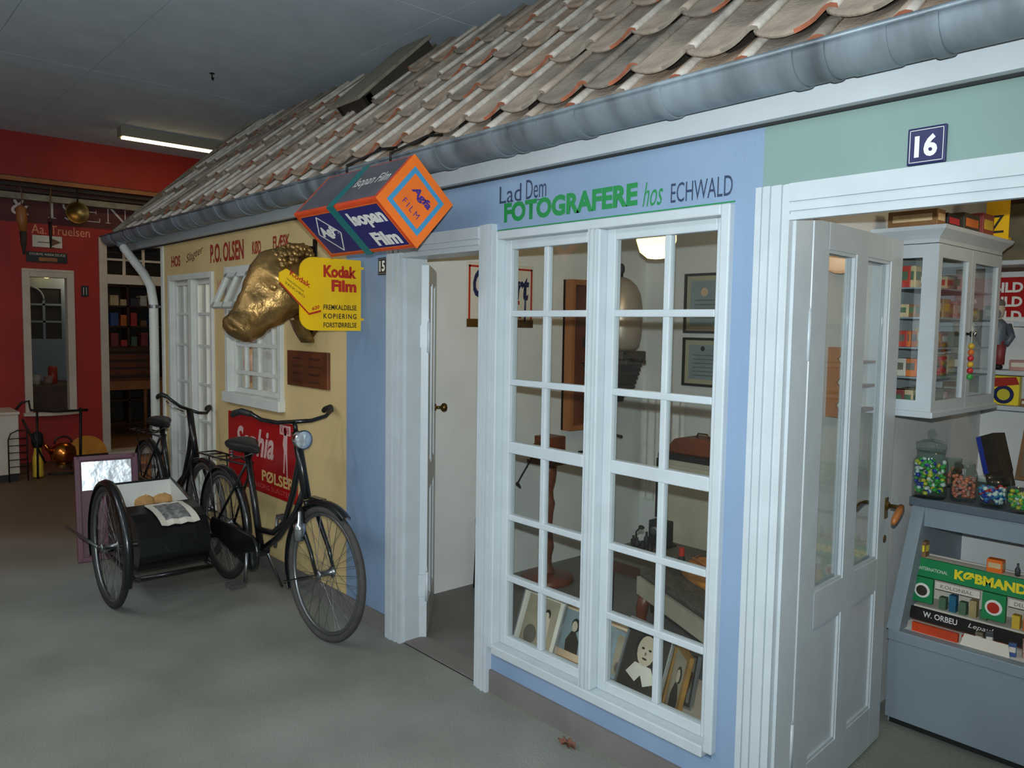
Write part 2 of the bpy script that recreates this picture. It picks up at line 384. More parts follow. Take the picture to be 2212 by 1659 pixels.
def door_leaf(name, label, cat, L, H, loc, rotz, glazed, lockz, knob, th=.04):
    """local: hinge at origin, leaf along +y, faces +-x"""
    t = thing(name, label, cat, loc, rotz)
    def O(n, b, m, par=t, **k): return obj(n, b, m, par, local=True, **k)
    x0, x1 = -th, 0; st = .118 if L > .7 else .105; mid = L/2-(.0 if L > .7 else 0); cs = .048 if L > .7 else .045
    O('hinge_stile', B().box(x0, x1, 0, st, .012, H), 'white_paint', bevel=.003)
    O('lock_stile', B().box(x0, x1, L-st, L, .012, H), 'white_paint', bevel=.003)
    O('top_rail', B().box(x0, x1, st, L-st, H-.085, H), 'white_paint')
    O('lock_rail', B().box(x0, x1, st, L-st, glazed-.12, glazed), 'white_paint')
    O('bottom_rail', B().box(x0, x1, st, L-st, .012, .17), 'white_paint')
    O('centre_stile', B().box(x0, x1, mid-cs, mid+cs, glazed, H-.085), 'white_paint'); O('centre_stile', B().box(x0, x1, mid-cs, mid+cs, .17, glazed-.12), 'white_paint')
    for a, c in ((st, mid-cs), (mid+cs, L-st)):
        O('pane', B().box(-th/2-.002, -th/2+.002, a, c, glazed, H-.085), 'pane_glass')
        p = O('panel', B().box(-th/2-.008, -th/2+.008, a, c, .17, glazed-.12), 'white_paint')
        for z0, z1 in ((glazed, H-.085), (.17, glazed-.12)):
            b = B()
            for s in (0,):
                for xx in (x0+.004, x1-.012):
                    b.box(xx, xx+.008, a, a+.009, z0, z1); b.box(xx, xx+.008, c-.009, c, z0, z1); b.box(xx, xx+.008, a+.009, c-.009, z0, z0+.011); b.box(xx, xx+.008, a+.009, c-.009, z1-.011, z1)
            O('glazing_bead', b, 'white_paint')
    for hz in (.28, H-.36):
        hb = B(); hb.tube([(-.0, -.012, hz-.075), (-.0, -.012, hz+.075)], .008, 8); hb.box(-th-.002, .002, -.012, .0, hz-.05, hz+.06); hb.tube([(0, -.012, hz+.075), (0, -.012, hz+.10)], [.006, .001], 8)
        O('hinge', hb, 'white_paint')
    if knob == 'lever':
        O('rose', B().lathe([(.016, 0), (.02, .003), (.012, .012)], (0, L-.05, lockz), 14, 'X').box(-.001, .003, L-.066, L-.034, lockz-.05, lockz+.03), 'brass')
        h = O('lever', B().tube([(0, L-.05, lockz), (.05, L-.05, lockz), (.058, L-.055, lockz)], .008, 8), 'brass')
        O('grip', B().tube([(.055, L-.05, lockz+.004), (.06, L-.09, lockz-.008), (.06, L-.13, lockz-.03), (.058, L-.145, lockz-.045)], [.011, .014, .013, .008], 8), 'wood_orange', h)
        h2 = O('lever', B().tube([(-th, L-.05, lockz), (-th-.035, L-.05, lockz), (-th-.04, L-.09, lockz-.005), (-th-.04, L-.13, lockz-.02)], [.008, .008, .011, .008], 8), 'brass')
        O('keyhole_plate', B().lathe([(.001, .004), (.014, .003), (.016, 0)], (0, L-.05, lockz-.13), 12, 'X'), 'brass')
    else:
        for sx, x in ((1, 0), (-1, -th)):
            O('knob', B().lathe([(.02, 0), (.02, .005*sx), (.008, .008*sx), (.008, .03*sx), (.022, .04*sx), (.026, .052*sx), (.018, .066*sx), (.001, .07*sx)], (x, L-.05, lockz), 14, 'X'), 'brass')
    return t
# photographer's leaf, swung inwards against the side wall
dl = door_leaf('door_leaf', 'white door leaf swung open inside the photographer doorway with brass knobs', 'door', .56, 1.90, (-3.195, .115, 0), R(50), .88, 1.14, 'knob')
dr = door_leaf('door_leaf', 'white half-glazed grocer door standing open with wooden lever handle', 'door', .79, 1.945, (-1.198, .115, 0), R(3.9), .75, .945, 'lever')
d16 = sroot('door_2', 'white stepped door frame of the grocer shop')
b = B(); casing_v(b, -1.315, -1.205, 0, 2.03); b.box(-1.225, -1.195, 0, .1, 0, 1.962); obj('jamb', b, 'white_paint', d16)
b = B(); casing_v(b, .02, .13, 0, 2.03, True); b.box(.01, .04, 0, .1, 0, 1.962); obj('jamb', b, 'white_paint', d16)
b = B(); casing_h(b, -1.205, .02, 1.925, 2.03); b.box(-1.205, .02, .0, .1, 1.962, 2.0); obj('lintel', b, 'white_paint', d16)

# ---------------------------------------------------------------- windows
def sash(parent, x0, x1, z0, z1, cols, rows, y=.02, fr=.04, mt=.026, m='white_paint', thick_at=None, dep=.035, pane=True):
    """one casement: frame, muntins and panes; cols/rows are lists of divider positions"""
    b = B(); b.box(x0, x0+fr, y, y+dep, z0, z1); b.box(x1-fr, x1, y, y+dep, z0, z1); b.box(x0+fr, x1-fr, y, y+dep, z0, z0+fr); b.box(x0+fr, x1-fr, y, y+dep, z1-fr, z1)
    s = obj('casement', b, m, parent, bevel=.004)
    xs = [x0+fr]+list(cols)+[x1-fr]; zs = [z0+fr]+list(rows)+[z1-fr]
    for c in cols: obj('muntin', B().box(c-mt/2, c+mt/2, y+.003, y+dep-.003, z0+fr, z1-fr), m, s, bevel=.004)
    for r_ in rows:
        q = mt*1.9 if (thick_at and abs(r_-thick_at) < .01) else mt
        obj('muntin', B().box(x0+fr, x1-fr, y, y+dep-.001, r_-q/2, r_+q/2), m, s, bevel=.004)
    if pane:
        for i in range(len(xs)-1):
            for j in range(len(zs)-1): obj('pane', B().box(xs[i], xs[i+1], y+dep/2-.001, y+dep/2+.001, zs[j], zs[j+1]), 'pane_glass', s)
    return s
wn = sroot('window_1', 'large white many-paned window of the photographer shop')
X0, X1, Z0, Z1 = -2.55, -1.405, .205, 1.997
b = B(); b.box(X0, X0+.03, -.025, .10, Z0, Z1); b.box(X1-.035, X1, -.025, .10, Z0, Z1); b.box(X0+.03, X1-.035, -.025, .10, Z1-.035, Z1); b.box(X0+.03, X1-.035, -.03, .10, Z0-.02, Z0+.02); b.box(-2.01, -1.95, -.02, .10, Z0+.02, Z1-.035)
obj('window_frame', b, 'white_paint', wn, bevel=.005)
for xa, xb in ((-2.003, -1.996), (-1.986, -1.974), (-1.964, -1.957)): obj('bead', B().box(xa, xb, -.028, -.02, Z0+.02, Z1-.035), 'white_paint', wn)
rows = [.522, .788, 1.089, 1.367, 1.655]
sash(wn, -2.52, -2.01, .225, 1.962, [-2.275], rows, thick_at=1.089)
sash(wn, -1.95, -1.44, .225, 1.962, [-1.678], rows, thick_at=1.089)
obj('window_sill', B().box(-2.60, -1.415, .1005, .50, .12, .165), 'warm_white', wn)
# butcher windows
wn = sroot('window_2', 'tall white paned window of the butcher shop')
b = B(); b.box(w1[0], w1[0]+.05, -.02, T, w1[2], w1[3]); b.box(w1[1]-.04, w1[1], -.02, T, w1[2], w1[3]); b.box(w1[0]+.05, w1[1]-.04, -.02, T, w1[3]-.045, w1[3]); b.box(w1[0]+.05, w1[1]-.04, -.03, T, w1[2], w1[2]+.05); b.box(-6.16, -6.09, -.015, T, w1[2]+.05, w1[3]-.045)
obj('window_frame', b, 'old_white', wn, bevel=.004)
r2 = [.55, .85, 1.13, 1.42, 1.66]
sash(wn, -6.55, -6.16, .27, 1.92, [-6.36], r2, m='old_white', mt=.022); sash(wn, -6.09, -5.71, .27, 1.92, [-5.90], r2, m='old_white', mt=.022)
wn = sroot('window_3', 'white paned butcher window with the top vent propped open')
b = B(); b.box(w2[0], w2[0]+.05, -.025, T, w2[2], w2[3]); b.box(w2[1]-.05, w2[1], -.025, T, w2[2], w2[3]); b.box(w2[0]+.05, w2[1]-.05, -.025, T, w2[3]-.05, w2[3]); b.box(w2[0]-.01, w2[1]+.01, -.045, T-.01, w2[2]-.02, w2[2]+.05)
b.box(w2[0]+.05, w2[1]-.05, -.02, T-.01, 1.645, 1.685); obj('window_frame', b, 'old_white', wn, bevel=.004)
sash(wn, w2[0]+.05, w2[1]-.05, w2[2]+.05, 1.645, [-5.20, -4.99, -4.78], [1.26, 1.45], m='old_white', mt=.028, fr=.035)
sash(wn, -5.0, w2[1]-.05, 1.685, w2[3]-.05, [-4.80], [], m='old_white', mt=.028, fr=.035)
# propped vent: hinged at the top, swung out towards the street
vb = B(); a = R(24); c0 = Vector((-5.21, -.01, 1.935))
for dx, w_, z0, z1 in ((-.175, .04, 0, .26), (.175, .04, 0, .26), (0, .39, 0, .035), (0, .39, .225, .26), (0, .02, 0, .26)):
    zc = (z0+z1)/2; vb.bbox(c0+Vector((dx, -math.sin(a)*zc, -math.cos(a)*zc)), (w_, .03, z1-z0), rx=-a)
vs_ = obj('vent_sash', vb, 'old_white', wn)
obj('pane', B().bbox(c0+Vector((0, -math.sin(a)*.13, -math.cos(a)*.13)), (.34, .003, .2), rx=-a), 'pane_glass', vs_)

# ---------------------------------------------------------------- roof with pantiles
PITCH = R(43); EY, EZ = -.125, 2.375
SL = Vector((0, math.cos(PITCH), math.sin(PITCH))); NR = Vector((0, -math.sin(PITCH), math.cos(PITCH)))
rp = Vector((0, EY, EZ)); LEN = (CEIL-.06-EZ)/math.sin(PITCH)
rb = B(); v = [Vector((x, 0, 0))+rp+SL*s+NR*n for n in (-.06, -.035) for x, s in ((-7.60, .05), (2.4, .05), (2.4, LEN), (-7.60, LEN))]
rb.add(v, [(0, 1, 2, 3), (7, 6, 5, 4), (0, 4, 5, 1), (1, 5, 6, 2), (2, 6, 7, 3), (3, 7, 4, 0)])
roof = struct('roof', rb, 'old_wood_dark', 'sloping roof of weathered clay pantiles above the shop fronts')
obj('verge_board', B().prism([(0, -.06), (LEN, -.06), (LEN, .03), (0, .03)], rp+Vector((-7.64, 0, 0)), SL, NR, (.03, 0, 0)), 'old_wood_grey', roof)
TW, TE, TL = .232, .375, .46
def tile_mesh(mats, seed, TL=TL, flat=False):
    rnd = random.Random(seed); n = 16; W = TW+.022; b = B(); prof = []; xr = TW*.88
    for i in range(n+1):
        x = W*i/n
        z = -.024*math.sin(math.pi*x/xr)**.7 if x < xr else .011*math.sin(math.pi*(x-xr)/(W-xr)*.9)
        prof.append((x, z))
    th = .014; ch = rnd.uniform(-.006, .006); vs = []
    for s, lift in ((0, .020 if flat else .032), (TL*.5, .012 if flat else .016), (TL, 0)):
        for x, z in prof:
            ds = (-.016*math.sin(math.pi*min(x/xr, 1)) + .012*(x > xr) + ch if s == 0 else 0)
            vs.append((x, s+ds, z+lift))
    m_ = n+1; top = list(vs); bot = [(x, y, z-th) for x, y, z in vs]; b.v = top+bot; K = len(top)
    def F(f, mi): b.f.append(f); b.mi.append(mi); b.sm.append(mi != 2)
    for j in range(2):
        for i in range(n):
            a0 = j*m_+i
            F((a0, a0+1, a0+m_+1, a0+m_), 1 if i == n-1 else 0)
            F((K+a0+m_, K+a0+m_+1, K+a0+1, K+a0), 0)
    for i in range(n): F((i+1, i, K+i, K+i+1), 2 if i > n*.45 else 0)
    for j in range(2):
        F((j*m_, (j+1)*m_, K+(j+1)*m_, K+j*m_), 0); F(((j+1)*m_+n, j*m_+n, K+j*m_+n, K+(j+1)*m_+n), 1)
    return mesh(b, 'tile', mats)
TC = ['tile_grey', 'tile_brown', 'tile_grey', 'tile_dark', 'tile_brown', 'tile_grey']
def tset(TL, flat): return [tile_mesh([c, 'mortar' if k % 3 else c, 'tile_edge' if k % 2 else 'tile_dark'], k, TL, flat) for k, c in enumerate(TC)]
TM = tset(TL, False); TS = tset(.22, True)
ncol = int((1.0+7.6)/TW); rt = Matrix((Vector((1, 0, 0)), SL, NR)).transposed()
for c in range(ncol):
    for r_ in range(6):
        s = .015 if r_ == 0 else .13+(r_-1)*TE; x = -7.60+c*TW
        if s+.22 > LEN: continue
        t = bpy.data.objects.new('tile', random.choice(TM if r_ else TS)); COL.objects.link(t); t.parent = roof
        m4 = (rt @ Matrix.Rotation(random.uniform(-.02, .02), 3, 'Z')).to_4x4(); m4.translation = rp+Vector((x+random.uniform(-.006, .006), 0, 0))+SL*(s+(random.uniform(-.014, .014) if r_ else 0))+NR*(random.uniform(.0, .006) if r_ else -.016)
        t.matrix_local = m4
# old wooden roof hatch
def rpt(x, s, n): return Vector((x, 0, 0))+rp+SL*s+NR*n
hx, hs = -4.72, .86
th_ = thing('roof_hatch', 'small weathered wooden roof hatch with raised dark sides among the tiles', 'roof hatch', rpt(hx, hs, 0))
def rbox(x0, x1, s0, s1, n0, n1):
    b = B(); v = [rpt(x, s, n) for n in (n0, n1) for x, s in ((x0, s0), (x1, s0), (x1, s1), (x0, s1))]
    return b.add(v, [(0, 3, 2, 1), (4, 5, 6, 7), (0, 1, 5, 4), (1, 2, 6, 5), (2, 3, 7, 6), (3, 0, 4, 7)])
for x0, x1 in ((hx, hx+.04), (hx+.32, hx+.36)): obj('side', rbox(x0, x1, hs, hs+.66, -.01, .085), 'old_wood_dark', th_)
obj('cheek', rbox(hx, hx+.36, hs, hs+.05, -.01, .075), 'old_wood_dark', th_)
for i in range(3): obj('board', rbox(hx-.01+i*.125, hx+.11+i*.125, hs-.05, hs+.70, .085, .105), 'old_wood_grey', th_)

# ---------------------------------------------------------------- gutter and downpipe
g = thing('gutter', 'long zinc half-round gutter with brackets along the tiled eaves', 'gutter', (-7.7, -.155, 2.35))
GX0, GX1, GY, GZ, GR = -7.70, 1.4, -.150, 2.338, .078
def halfpipe(x0, x1, r_, th=.004, y=GY, z=GZ):
    n = 14; ring = [(r_*math.cos(math.pi*(1+k/n)), r_*math.sin(math.pi*(1+k/n))) for k in range(n+1)] + [((r_-th)*math.cos(math.pi*(2-k/n)), (r_-th)*math.sin(math.pi*(2-k/n))) for k in range(n+1)]
    return B().loft([[(x, y+a, z+b_) for a, b_ in ring] for x in (x0, x1)])
gt = obj('trough', halfpipe(GX0, GX1, GR), 'zinc', g)
obj('rolled_edge', B().tube([(GX0, GY-GR, GZ+.004), (GX1, GY-GR, GZ+.004)], .008, 8), 'zinc', g)
e = obj('end_cap', B().prism([(GR*math.cos(math.pi*(1+k/12)), GR*math.sin(math.pi*(1+k/12))) for k in range(13)], (GX0, GY, GZ), (0, 1, 0), (0, 0, 1), (.004, 0, 0)), 'zinc', g)
x = -7.45; k = 0
while x < 1.2:
    obj('bracket', halfpipe(x, x+.028, GR+.006, .005), 'zinc', g)
    if k % 3 == 1:
        obj('joint_sleeve', halfpipe(x+.16, x+.27, GR+.003, .003), 'zinc', g); obj('bracket', halfpipe(x+.10, x+.115, GR+.005, .004), 'zinc', g)
    x += .43 if k % 2 else .36; k += 1
dp = thing('downpipe', 'white rain downpipe bending from the gutter to the corner of the cream front', 'downpipe', (-6.80, -.06, 0))
px, py = -6.80, -.065
obj('pipe', B().tube([(-7.33, GY+.005, 2.262), (-7.31, -.14, 2.22), (-7.20, -.11, 2.13), (-6.98, -.08, 1.99), (-6.85, -.068, 1.88), (px, py, 1.74), (px, py, .0)], .036, 14), 'old_white', dp)
obj('outlet', B().lathe([(.05, .04), (.045, 0), (.036, -.03)], (-7.33, GY, 2.262), 14), 'zinc', dp)
for z in (1.72, .4): obj('clip', B().lathe([(.04, -.014), (.041, 0), (.04, .014)], (px, py, z), 14).box(px-.006, px+.006, py, -.0, z-.008, z+.008), 'steel', dp)
CNAME0 = ['red', 'orange', 'beige', 'olive tan', 'cream', 'dark olive', 'blue', 'dark red', 'green', 'yellow', 'black', 'pink', 'teal', 'brown']
ORD0 = ['first', 'second', 'third', 'fourth', 'fifth', 'sixth']

# ================================================================ RED IRONMONGER FRONT AT THE FAR END
RX = -10.1
dy0, dy1, dz1, tz1 = .43, 1.30, 2.07, 2.50      # doorway and transom light
ry0, ry1, rz0, rz1 = -.40, .075, .56, 2.13      # shop window
struct('wall_red', boxes([(RX-.12, RX, -5.2, ry0, 0, 2.74), (RX-.12, RX, ry0, ry1, 0, rz0), (RX-.12, RX, ry0, ry1, rz1, 2.74), (RX-.12, RX, ry1, dy0, 0, 2.74), (RX-.12, RX, dy0, dy1, tz1, 2.74), (RX-.12, RX, dy1, 2.6, 0, 2.74),
    (RX-.12, RX, -5.2, 2.6, 3.16, CEIL+.02)]), 'red_wall', 'deep red shop front of the ironmonger at the far end')
wm = struct('trim_5', B().box(RX-.12, RX+.002, -5.2, 2.6, 2.66, 3.16), 'maroon_band', 'dark maroon name band of the ironmonger front')
struct('trim_6', boxes([(RX, RX+.10, -5.2, 2.6, 3.09, 3.135)]), 'wood_orange', 'yellowish moulding over the maroon band')
struct('trim_7', boxes([(RX, RX+.05, -5.2, 2.6, 3.04, 3.075), (RX, RX+.06, -5.2, 2.6, 2.985, 3.01)]), 'old_wood_dark', 'dark slats over the maroon band')
struct('trim_8', boxes([(RX+.002, RX+.09, -5.2, 2.6, 2.90, 2.965)]), 'old_wood_grey', 'weathered rail with hooks over the maroon band')
struct('floor_ironmonger', B().box(-13.1, RX-.12, -2.0, 2.6, .0, .06), 'wood_floor', 'brown wooden floor inside the ironmonger')
struct('wall_ironmonger_back', boxes([(-13.2, -13.1, -2.0, 2.6, 0, CEIL), (-13.1, RX-.12, -2.1, -2.0, 0, CEIL)]), 'old_wood_dark', 'dim walls inside the ironmonger')
# name in cut serif letters
def serif(ch, y, z, h, w):
    b = B(); t = .022; th = .006
    def bar(y0, z0, y1, z1, wd):
        a = Vector((RX+.003, y0, z0)); c = Vector((RX+.003, y1, z1)); d = (c-a).normalized(); n = Vector((0, -d.z, d.y))*wd/2
        b.prism([(0, 0), (1, 0), (1, 1), (0, 1)], a-n, c-a, n*2, (th, 0, 0))
    if ch == 'I': bar(y+w/2, z, y+w/2, z+h, t); bar(y, z, y+w, z, .008); bar(y, z+h, y+w, z+h, .008)
    if ch == 'E':
        bar(y+.02, z, y+.02, z+h, t)
        for q, l in ((0, w), (.52, w*.75), (1, w*.95)): bar(y, z+h*q, y+l, z+h*q, .009)
        bar(y+w, z, y+w, z+h*.2, .008); bar(y+w*.95, z+h*.82, y+w*.95, z+h, .008); bar(y+w*.75, z+h*.42, y+w*.75, z+h*.62, .007)
    if ch == 'N':
        bar(y+.01, z, y+.01, z+h, .010); bar(y+w-.01, z, y+w-.01, z+h, .010); bar(y+.01, z+h, y+w-.01, z, t); bar(y-.015, z, y+.035, z, .007); bar(y+w-.035, z+h, y+w+.015, z+h, .007)
    if ch == 'K': bar(y+.02, z, y+.02, z+h, t); bar(y+.02, z+h*.45, y+w, z+h, .01); bar(y+.05, z+h*.55, y+w, z, t)
    if ch == 'S':
        p = []
        for k in range(17):
            a = R(40+k*230/16); p.append((y+w/2+math.cos(a)*w*.42, z+h*.74+math.sin(a)*h*.25))
        for k in range(1, 17):
            a = R(90-k*230/16); p.append((y+w/2+math.cos(a)*w*.46, z+h*.25+math.sin(a)*h*.25))
        for k in range(len(p)-1): bar(*p[k], *p[k+1], .012+.010*math.sin(math.pi*k/len(p)))
    return b
for ch, pxl, pxr in (('I', 104, 121), ('S', 135, 165), ('E', 183, 215), ('N', 231, 272), ('K', 288, 330)):
    a = atx(pxl, 470, RX); c = atx(pxr, 470, RX); q = obj('lettering', serif(ch, a.y, 2.735, .205, (c-a).y), 'letter_pale', wm)
text('&', (RX+.002, -.50, 2.74), (0, .17, 0), (0, 0, .20), 'letter_pale', wm)
ta = atx(68, 508, RX); tb = atx(194, 512, RX)
wr = bpy.data.objects['wall_red']
text('Aa. Truelsen', (RX, ta.y, 2.55), (0, tb.y-ta.y, 0), (0, 0, .10), 'letter_orange', wr)
# small signs
def sign_x(name, label, px0, py0, px1, py1, mats, x=RX):
    a = atx(px0, py0, x); c = atx(px1, py1, x); t = thing(name, label, 'sign', (x, (a.y+c.y)/2, c.z))
    obj('plate', B().box(x, x+.012, a.y, c.y, c.z, a.z), mats, t, bevel=.002); return t, a, c
t, a, c = sign_x('fish_sign', 'small pale sign with a dark arrow-like fork motif on the red front', 69, 507, 134, 537, 'paper')
obj('motif', B().prism([(0, .45), (.55, .45), (.6, .8), (1, .5), (.6, .15), (.55, .38), (0, .38)], (RX+.012, a.y+.05, c.z), (0, (c.y-a.y)*.8, 0), (0, 0, a.z-c.z), (.001, 0, 0)), 'letter_brown', t)
t, a, c = sign_x('black_sign', 'black sign with a small orange label above the ironmonger window', 56, 542, 145, 570, 'print_black')
text('STORMS WERKZEUGE', (RX+.012, a.y+.03, a.z-.04), (0, (c.y-a.y)*.88, 0), (0, 0, .026), 'paper', t)
obj('orange_label', B().box(RX+.012, RX+.015, a.y+.12, c.y-.1, c.z+.015, c.z+.055), 'wood_orange', t)
t, a, c = sign_x('number_plate', 'small black house number 11 on the red front', 175, 617, 191, 641, 'print_black')
text('11', (RX+.012, a.y+.02, c.z+.02), (0, c.y-a.y-.04, 0), (0, 0, a.z-c.z-.04), 'print_white', t)
# window
wn = sroot('window_4', 'narrow cream-framed ironmonger window with bowed sill')
f = .055
obj('window_frame', boxes([(RX-.1, RX+.025, ry0-.02, ry0+f, rz0, rz1), (RX-.1, RX+.025, ry1-f, ry1+.02, rz0, rz1), (RX-.1, RX+.026, ry0-.02, ry1+.02, rz1, rz1+.03), (RX-.1, RX+.025, ry0+f, ry1-f, rz1-.06, rz1)]), 'warm_white', wn, bevel=.004)
sp = [(0, ry0-.04)] + [(.05+.09*math.sin(math.pi*k/12), ry0-.04+(ry1-ry0+.08)*k/12) for k in range(13)] + [(0, ry1+.04)]
obj('window_sill', B().prism(sp, (RX, 0, rz0-.035), (1, 0, 0), (0, 1, 0), (0, 0, .035)), 'warm_white', wn)
obj('pane', B().box(RX-.06, RX-.057, ry0+f, ry1-f, rz0, rz1-.06), 'pane_glass', wn)
# doorway with transom light
d3 = sroot('door_3', 'cream door frame with paned fanlight of the ironmonger')
obj('frame', boxes([(RX-.12, RX+.025, dy0-.07, dy0+.015, 0, tz1+.06), (RX-.12, RX+.025, dy1-.015, dy1+.07, 0, tz1+.06), (RX-.12, RX+.025, dy0+.015, dy1-.015, tz1-.01, tz1+.06), (RX-.12, RX+.025, dy0+.015, dy1-.015, dz1-.04, dz1+.07)]), 'warm_white', d3, bevel=.004)
for k in range(1, 4):
    y = dy0+(dy1-dy0)*k/4; obj('muntin', B().box(RX-.07, RX-.03, y-.012, y+.012, dz1+.07, tz1-.01), 'warm_white', d3)
zc = (dz1+.07+tz1)/2; obj('muntin', B().box(RX-.071, RX-.029, dy0+.015, dy1-.015, zc-.012, zc+.012), 'warm_white', d3)
for k in range(4):
    for z0, z1 in ((dz1+.07, zc), (zc, tz1)): obj('pane', B().box(RX-.052, RX-.049, dy0+(dy1-dy0)*k/4, dy0+(dy1-dy0)*(k+1)/4, z0, z1), 'pane_glass', d3)
obj('threshold', B().box(RX-.12, RX+.10, dy0-.07, dy1+.07, 0, .05), 'warm_white', d3)
# inside: old white door, shelves with goods, a table, hanging coats
t = thing('old_door', 'pale door with arched panes leaning inside the ironmonger window', 'door', (-11.6, -.1, .06))
xo = -11.6; oy0, oy1 = -.27, .40
obj('body', boxes([(xo-.04, xo, oy0, oy0+.17, .06, 2.2), (xo-.04, xo, oy1-.12, oy1, .06, 2.2), (xo-.04, xo, oy0+.17, oy1-.12, .06, 1.35), (xo-.04, xo, oy0+.17, oy1-.12, 2.0, 2.2)]), 'counter_grey', t)
obj('panel', B().box(xo-.03, xo-.02, oy0+.17, oy1-.12, 1.35, 2.0), 'print_black', t)
obj('muntin', B().box(xo-.04, xo+.002, (oy0+oy1)/2+.0, (oy0+oy1)/2+.03, 1.35, 1.85).box(xo-.04, xo+.002, oy0+.17, oy1-.12, 1.56, 1.585).box(xo-.04, xo+.002, oy0+.17, oy1-.12, 1.78, 1.805), 'counter_grey', t)
obj('arch', B().tube([(xo, (oy0+oy1)/2+.015-.14*(1-math.cos(a_)), 1.85+.16*math.sin(a_)) for a_ in [k*math.pi/16 for k in range(9)]], .012, 6), 'counter_grey', t)
for z in (1.12, 1.28): obj('handle', B().tube([(xo, oy0+.03, z), (xo+.05, oy0+.03, z), (xo+.05, oy0+.12, z-.01)], .015, 8), 'iron', t)
t = thing('shelf_unit', 'tall dark shelf unit with goods inside the ironmonger doorway', 'shelf', (-12.6, 1.3, .06))
obj('frame', boxes([(-12.9, -12.6, .95, .98, .06, 2.3), (-12.9, -12.6, 1.36, 1.39, .06, 2.3), (-12.9, -12.6, 1.86, 1.9, .06, 2.3)]), 'wood_dark', t)
for z in (.4, .8, 1.2, 1.5, 1.8, 2.1): obj('shelf', B().box(-12.9, -12.6, .98, 1.86, z, z+.025), 'wood_dark', t)
rnd = random.Random(3)
for z in (1.225, 1.525, 1.825):
    for k in range(6):
        y = 1.0+k*.14; h = rnd.uniform(.08, .2); c_ = rnd.randrange(len(PAL))
        one('goods_box', B().box(-12.85, -12.63, y, y+rnd.uniform(.07, .12), z, z+h).box(-12.852, -12.628, y, y+.05, z+h*.7, z+h*.8), 'packet_%d' % c_, '%s goods box, %s from the left on the %s shelf inside the ironmonger' % (CNAME0[c_], ORD0[k], {1.225: 'lower', 1.525: 'middle', 1.825: 'upper'}[z]), 'box', 'goods in the ironmonger shelves')
t = thing('workshop_table', 'brown wooden table inside the ironmonger doorway', 'table', (-11.6, .95, .06))
obj('tabletop', B().box(-12.0, -11.2, .62, 1.45, .80, .84), 'wood_red', t); obj('apron', boxes([(-11.26, -11.23, .68, 1.4, .68, .80), (-11.95, -11.92, .68, 1.4, .68, .8)]), 'wood_orange', t)
for x in (-11.24, -11.95):
    for y in (.66, 1.40): obj('leg', B().tube([(x, y, .06), (x, y, .80)], [.022, .035], 6), 'wood_orange', t)
t = thing('wooden_chest', 'dark wooden chest standing on the brown table', 'chest', (-11.6, 1.0, .84))
obj('body', B().box(-11.9, -11.3, .68, 1.38, .84, 1.18), 'wood_dark', t); obj('lid', B().box(-11.92, -11.28, .66, 1.40, 1.18, 1.23), 'wood_dark', t, bevel=.01)
for k in range(3): obj('slat', B().box(-11.3, -11.29, .68, 1.38, .88+k*.1, .95+k*.1), 'wood_red', t)
t = thing('work_coat', 'long dark work coat hanging in the ironmonger doorway', 'coat', (-12.7, .62, 1.9))
cb = B(); rings = []
for z, w_, d_ in ((2.0, .05, .04), (1.93, .14, .06), (1.7, .16, .09), (1.3, .18, .1), (1.15, .2, .1)):
    rings.append([(-12.6+d_*math.cos(2*math.pi*k/14), .66+w_*math.sin(2*math.pi*k/14)*(1+.08*math.sin(5*k)), z) for k in range(14)])
cb.loft(rings); obj('cloth', cb, 'bellows', t); obj('hanger_hook', B().tube([(-12.6, .66, 2.0), (-12.6, .66, 2.08), (-12.63, .66, 2.1)], .006, 6), 'iron', t)
one('window_counter', boxes([(-11.3, -10.4, -.5, .25, .06, .80), (-11.34, -10.36, -.52, .27, .80, .83)]), 'wood_dark', 'dark display counter inside the ironmonger window', 'counter')
for k, (y, h, m_) in enumerate(((-.2, .11, 'packet_4'), (-.05, .09, 'packet_11'), (.02, .2, 'packet_0'), (-.3, .08, 'packet_5'))):
    one('display_tin', B().lathe([(.05, 0), (.05, h*.9), (.045, h*.9), (.045, h), (.001, h)], (-10.7-.1*k, y, .83), 14), m_, ['cream', 'pink', 'tall red', 'olive'][k]+' tin on the display counter behind the ironmonger window', 'tin', 'tins behind the ironmonger window')
t = thing('glass_bowl_lamp', 'round pale ceiling lamp glowing inside the ironmonger window', 'lamp', (-11.4, .08, 2.25))
obj('globe', B().ell((-11.4, .08, 2.18), .07, .07, .06), 'globe', t); obj('stem', B().tube([(-11.4, .08, 2.24), (-11.4, .08, 2.5)], .01), 'iron', t)
lamp('ironmonger_light', 'POINT', (-11.4, .5, 2.2), 5, (1, .8, .55), shadow_soft_size=.07)
one('ironmonger_beam', B().box(-11.43, -11.37, -2.0, 2.6, 2.5, 2.56), 'old_wood_dark', 'dark beam inside the ironmonger carrying the lamp', 'beam')

# hanging from the rail
hx_ = RX+.12
t = thing('hanging_glove_tool', 'orange and brown slender tool hanging from the rail left of the lettering', 'hanging tool', (hx_, -.45, 2.9))
p0 = atx(42, 400, hx_); p1 = atx(45, 450, hx_); p2 = atx(50, 500, hx_); p3 = atx(52, 550, hx_)
obj('cord', B().tube([p0, p0+Vector((0, .02, -.1)), p1], .006, 6), 'letter_brown', t)
obj('body', B().tube([p1+Vector((0, -.02, .03)), p1, (p1+p2)/2, p2], [.02, .05, .055, .03], 10), 'wood_orange', t)
obj('tail', B().tube([p2, (p2+p3)/2, p3], [.035, .03, .01], 8), 'old_wood_dark', t)
t = thing('hanging_chain', 'thin rope and dark iron hook hanging in front of the letter I', 'chain', (hx_, -.13, 2.9))
p0 = atx(109, 407, hx_); p1 = atx(108, 472, hx_); p2 = atx(110, 536, hx_)
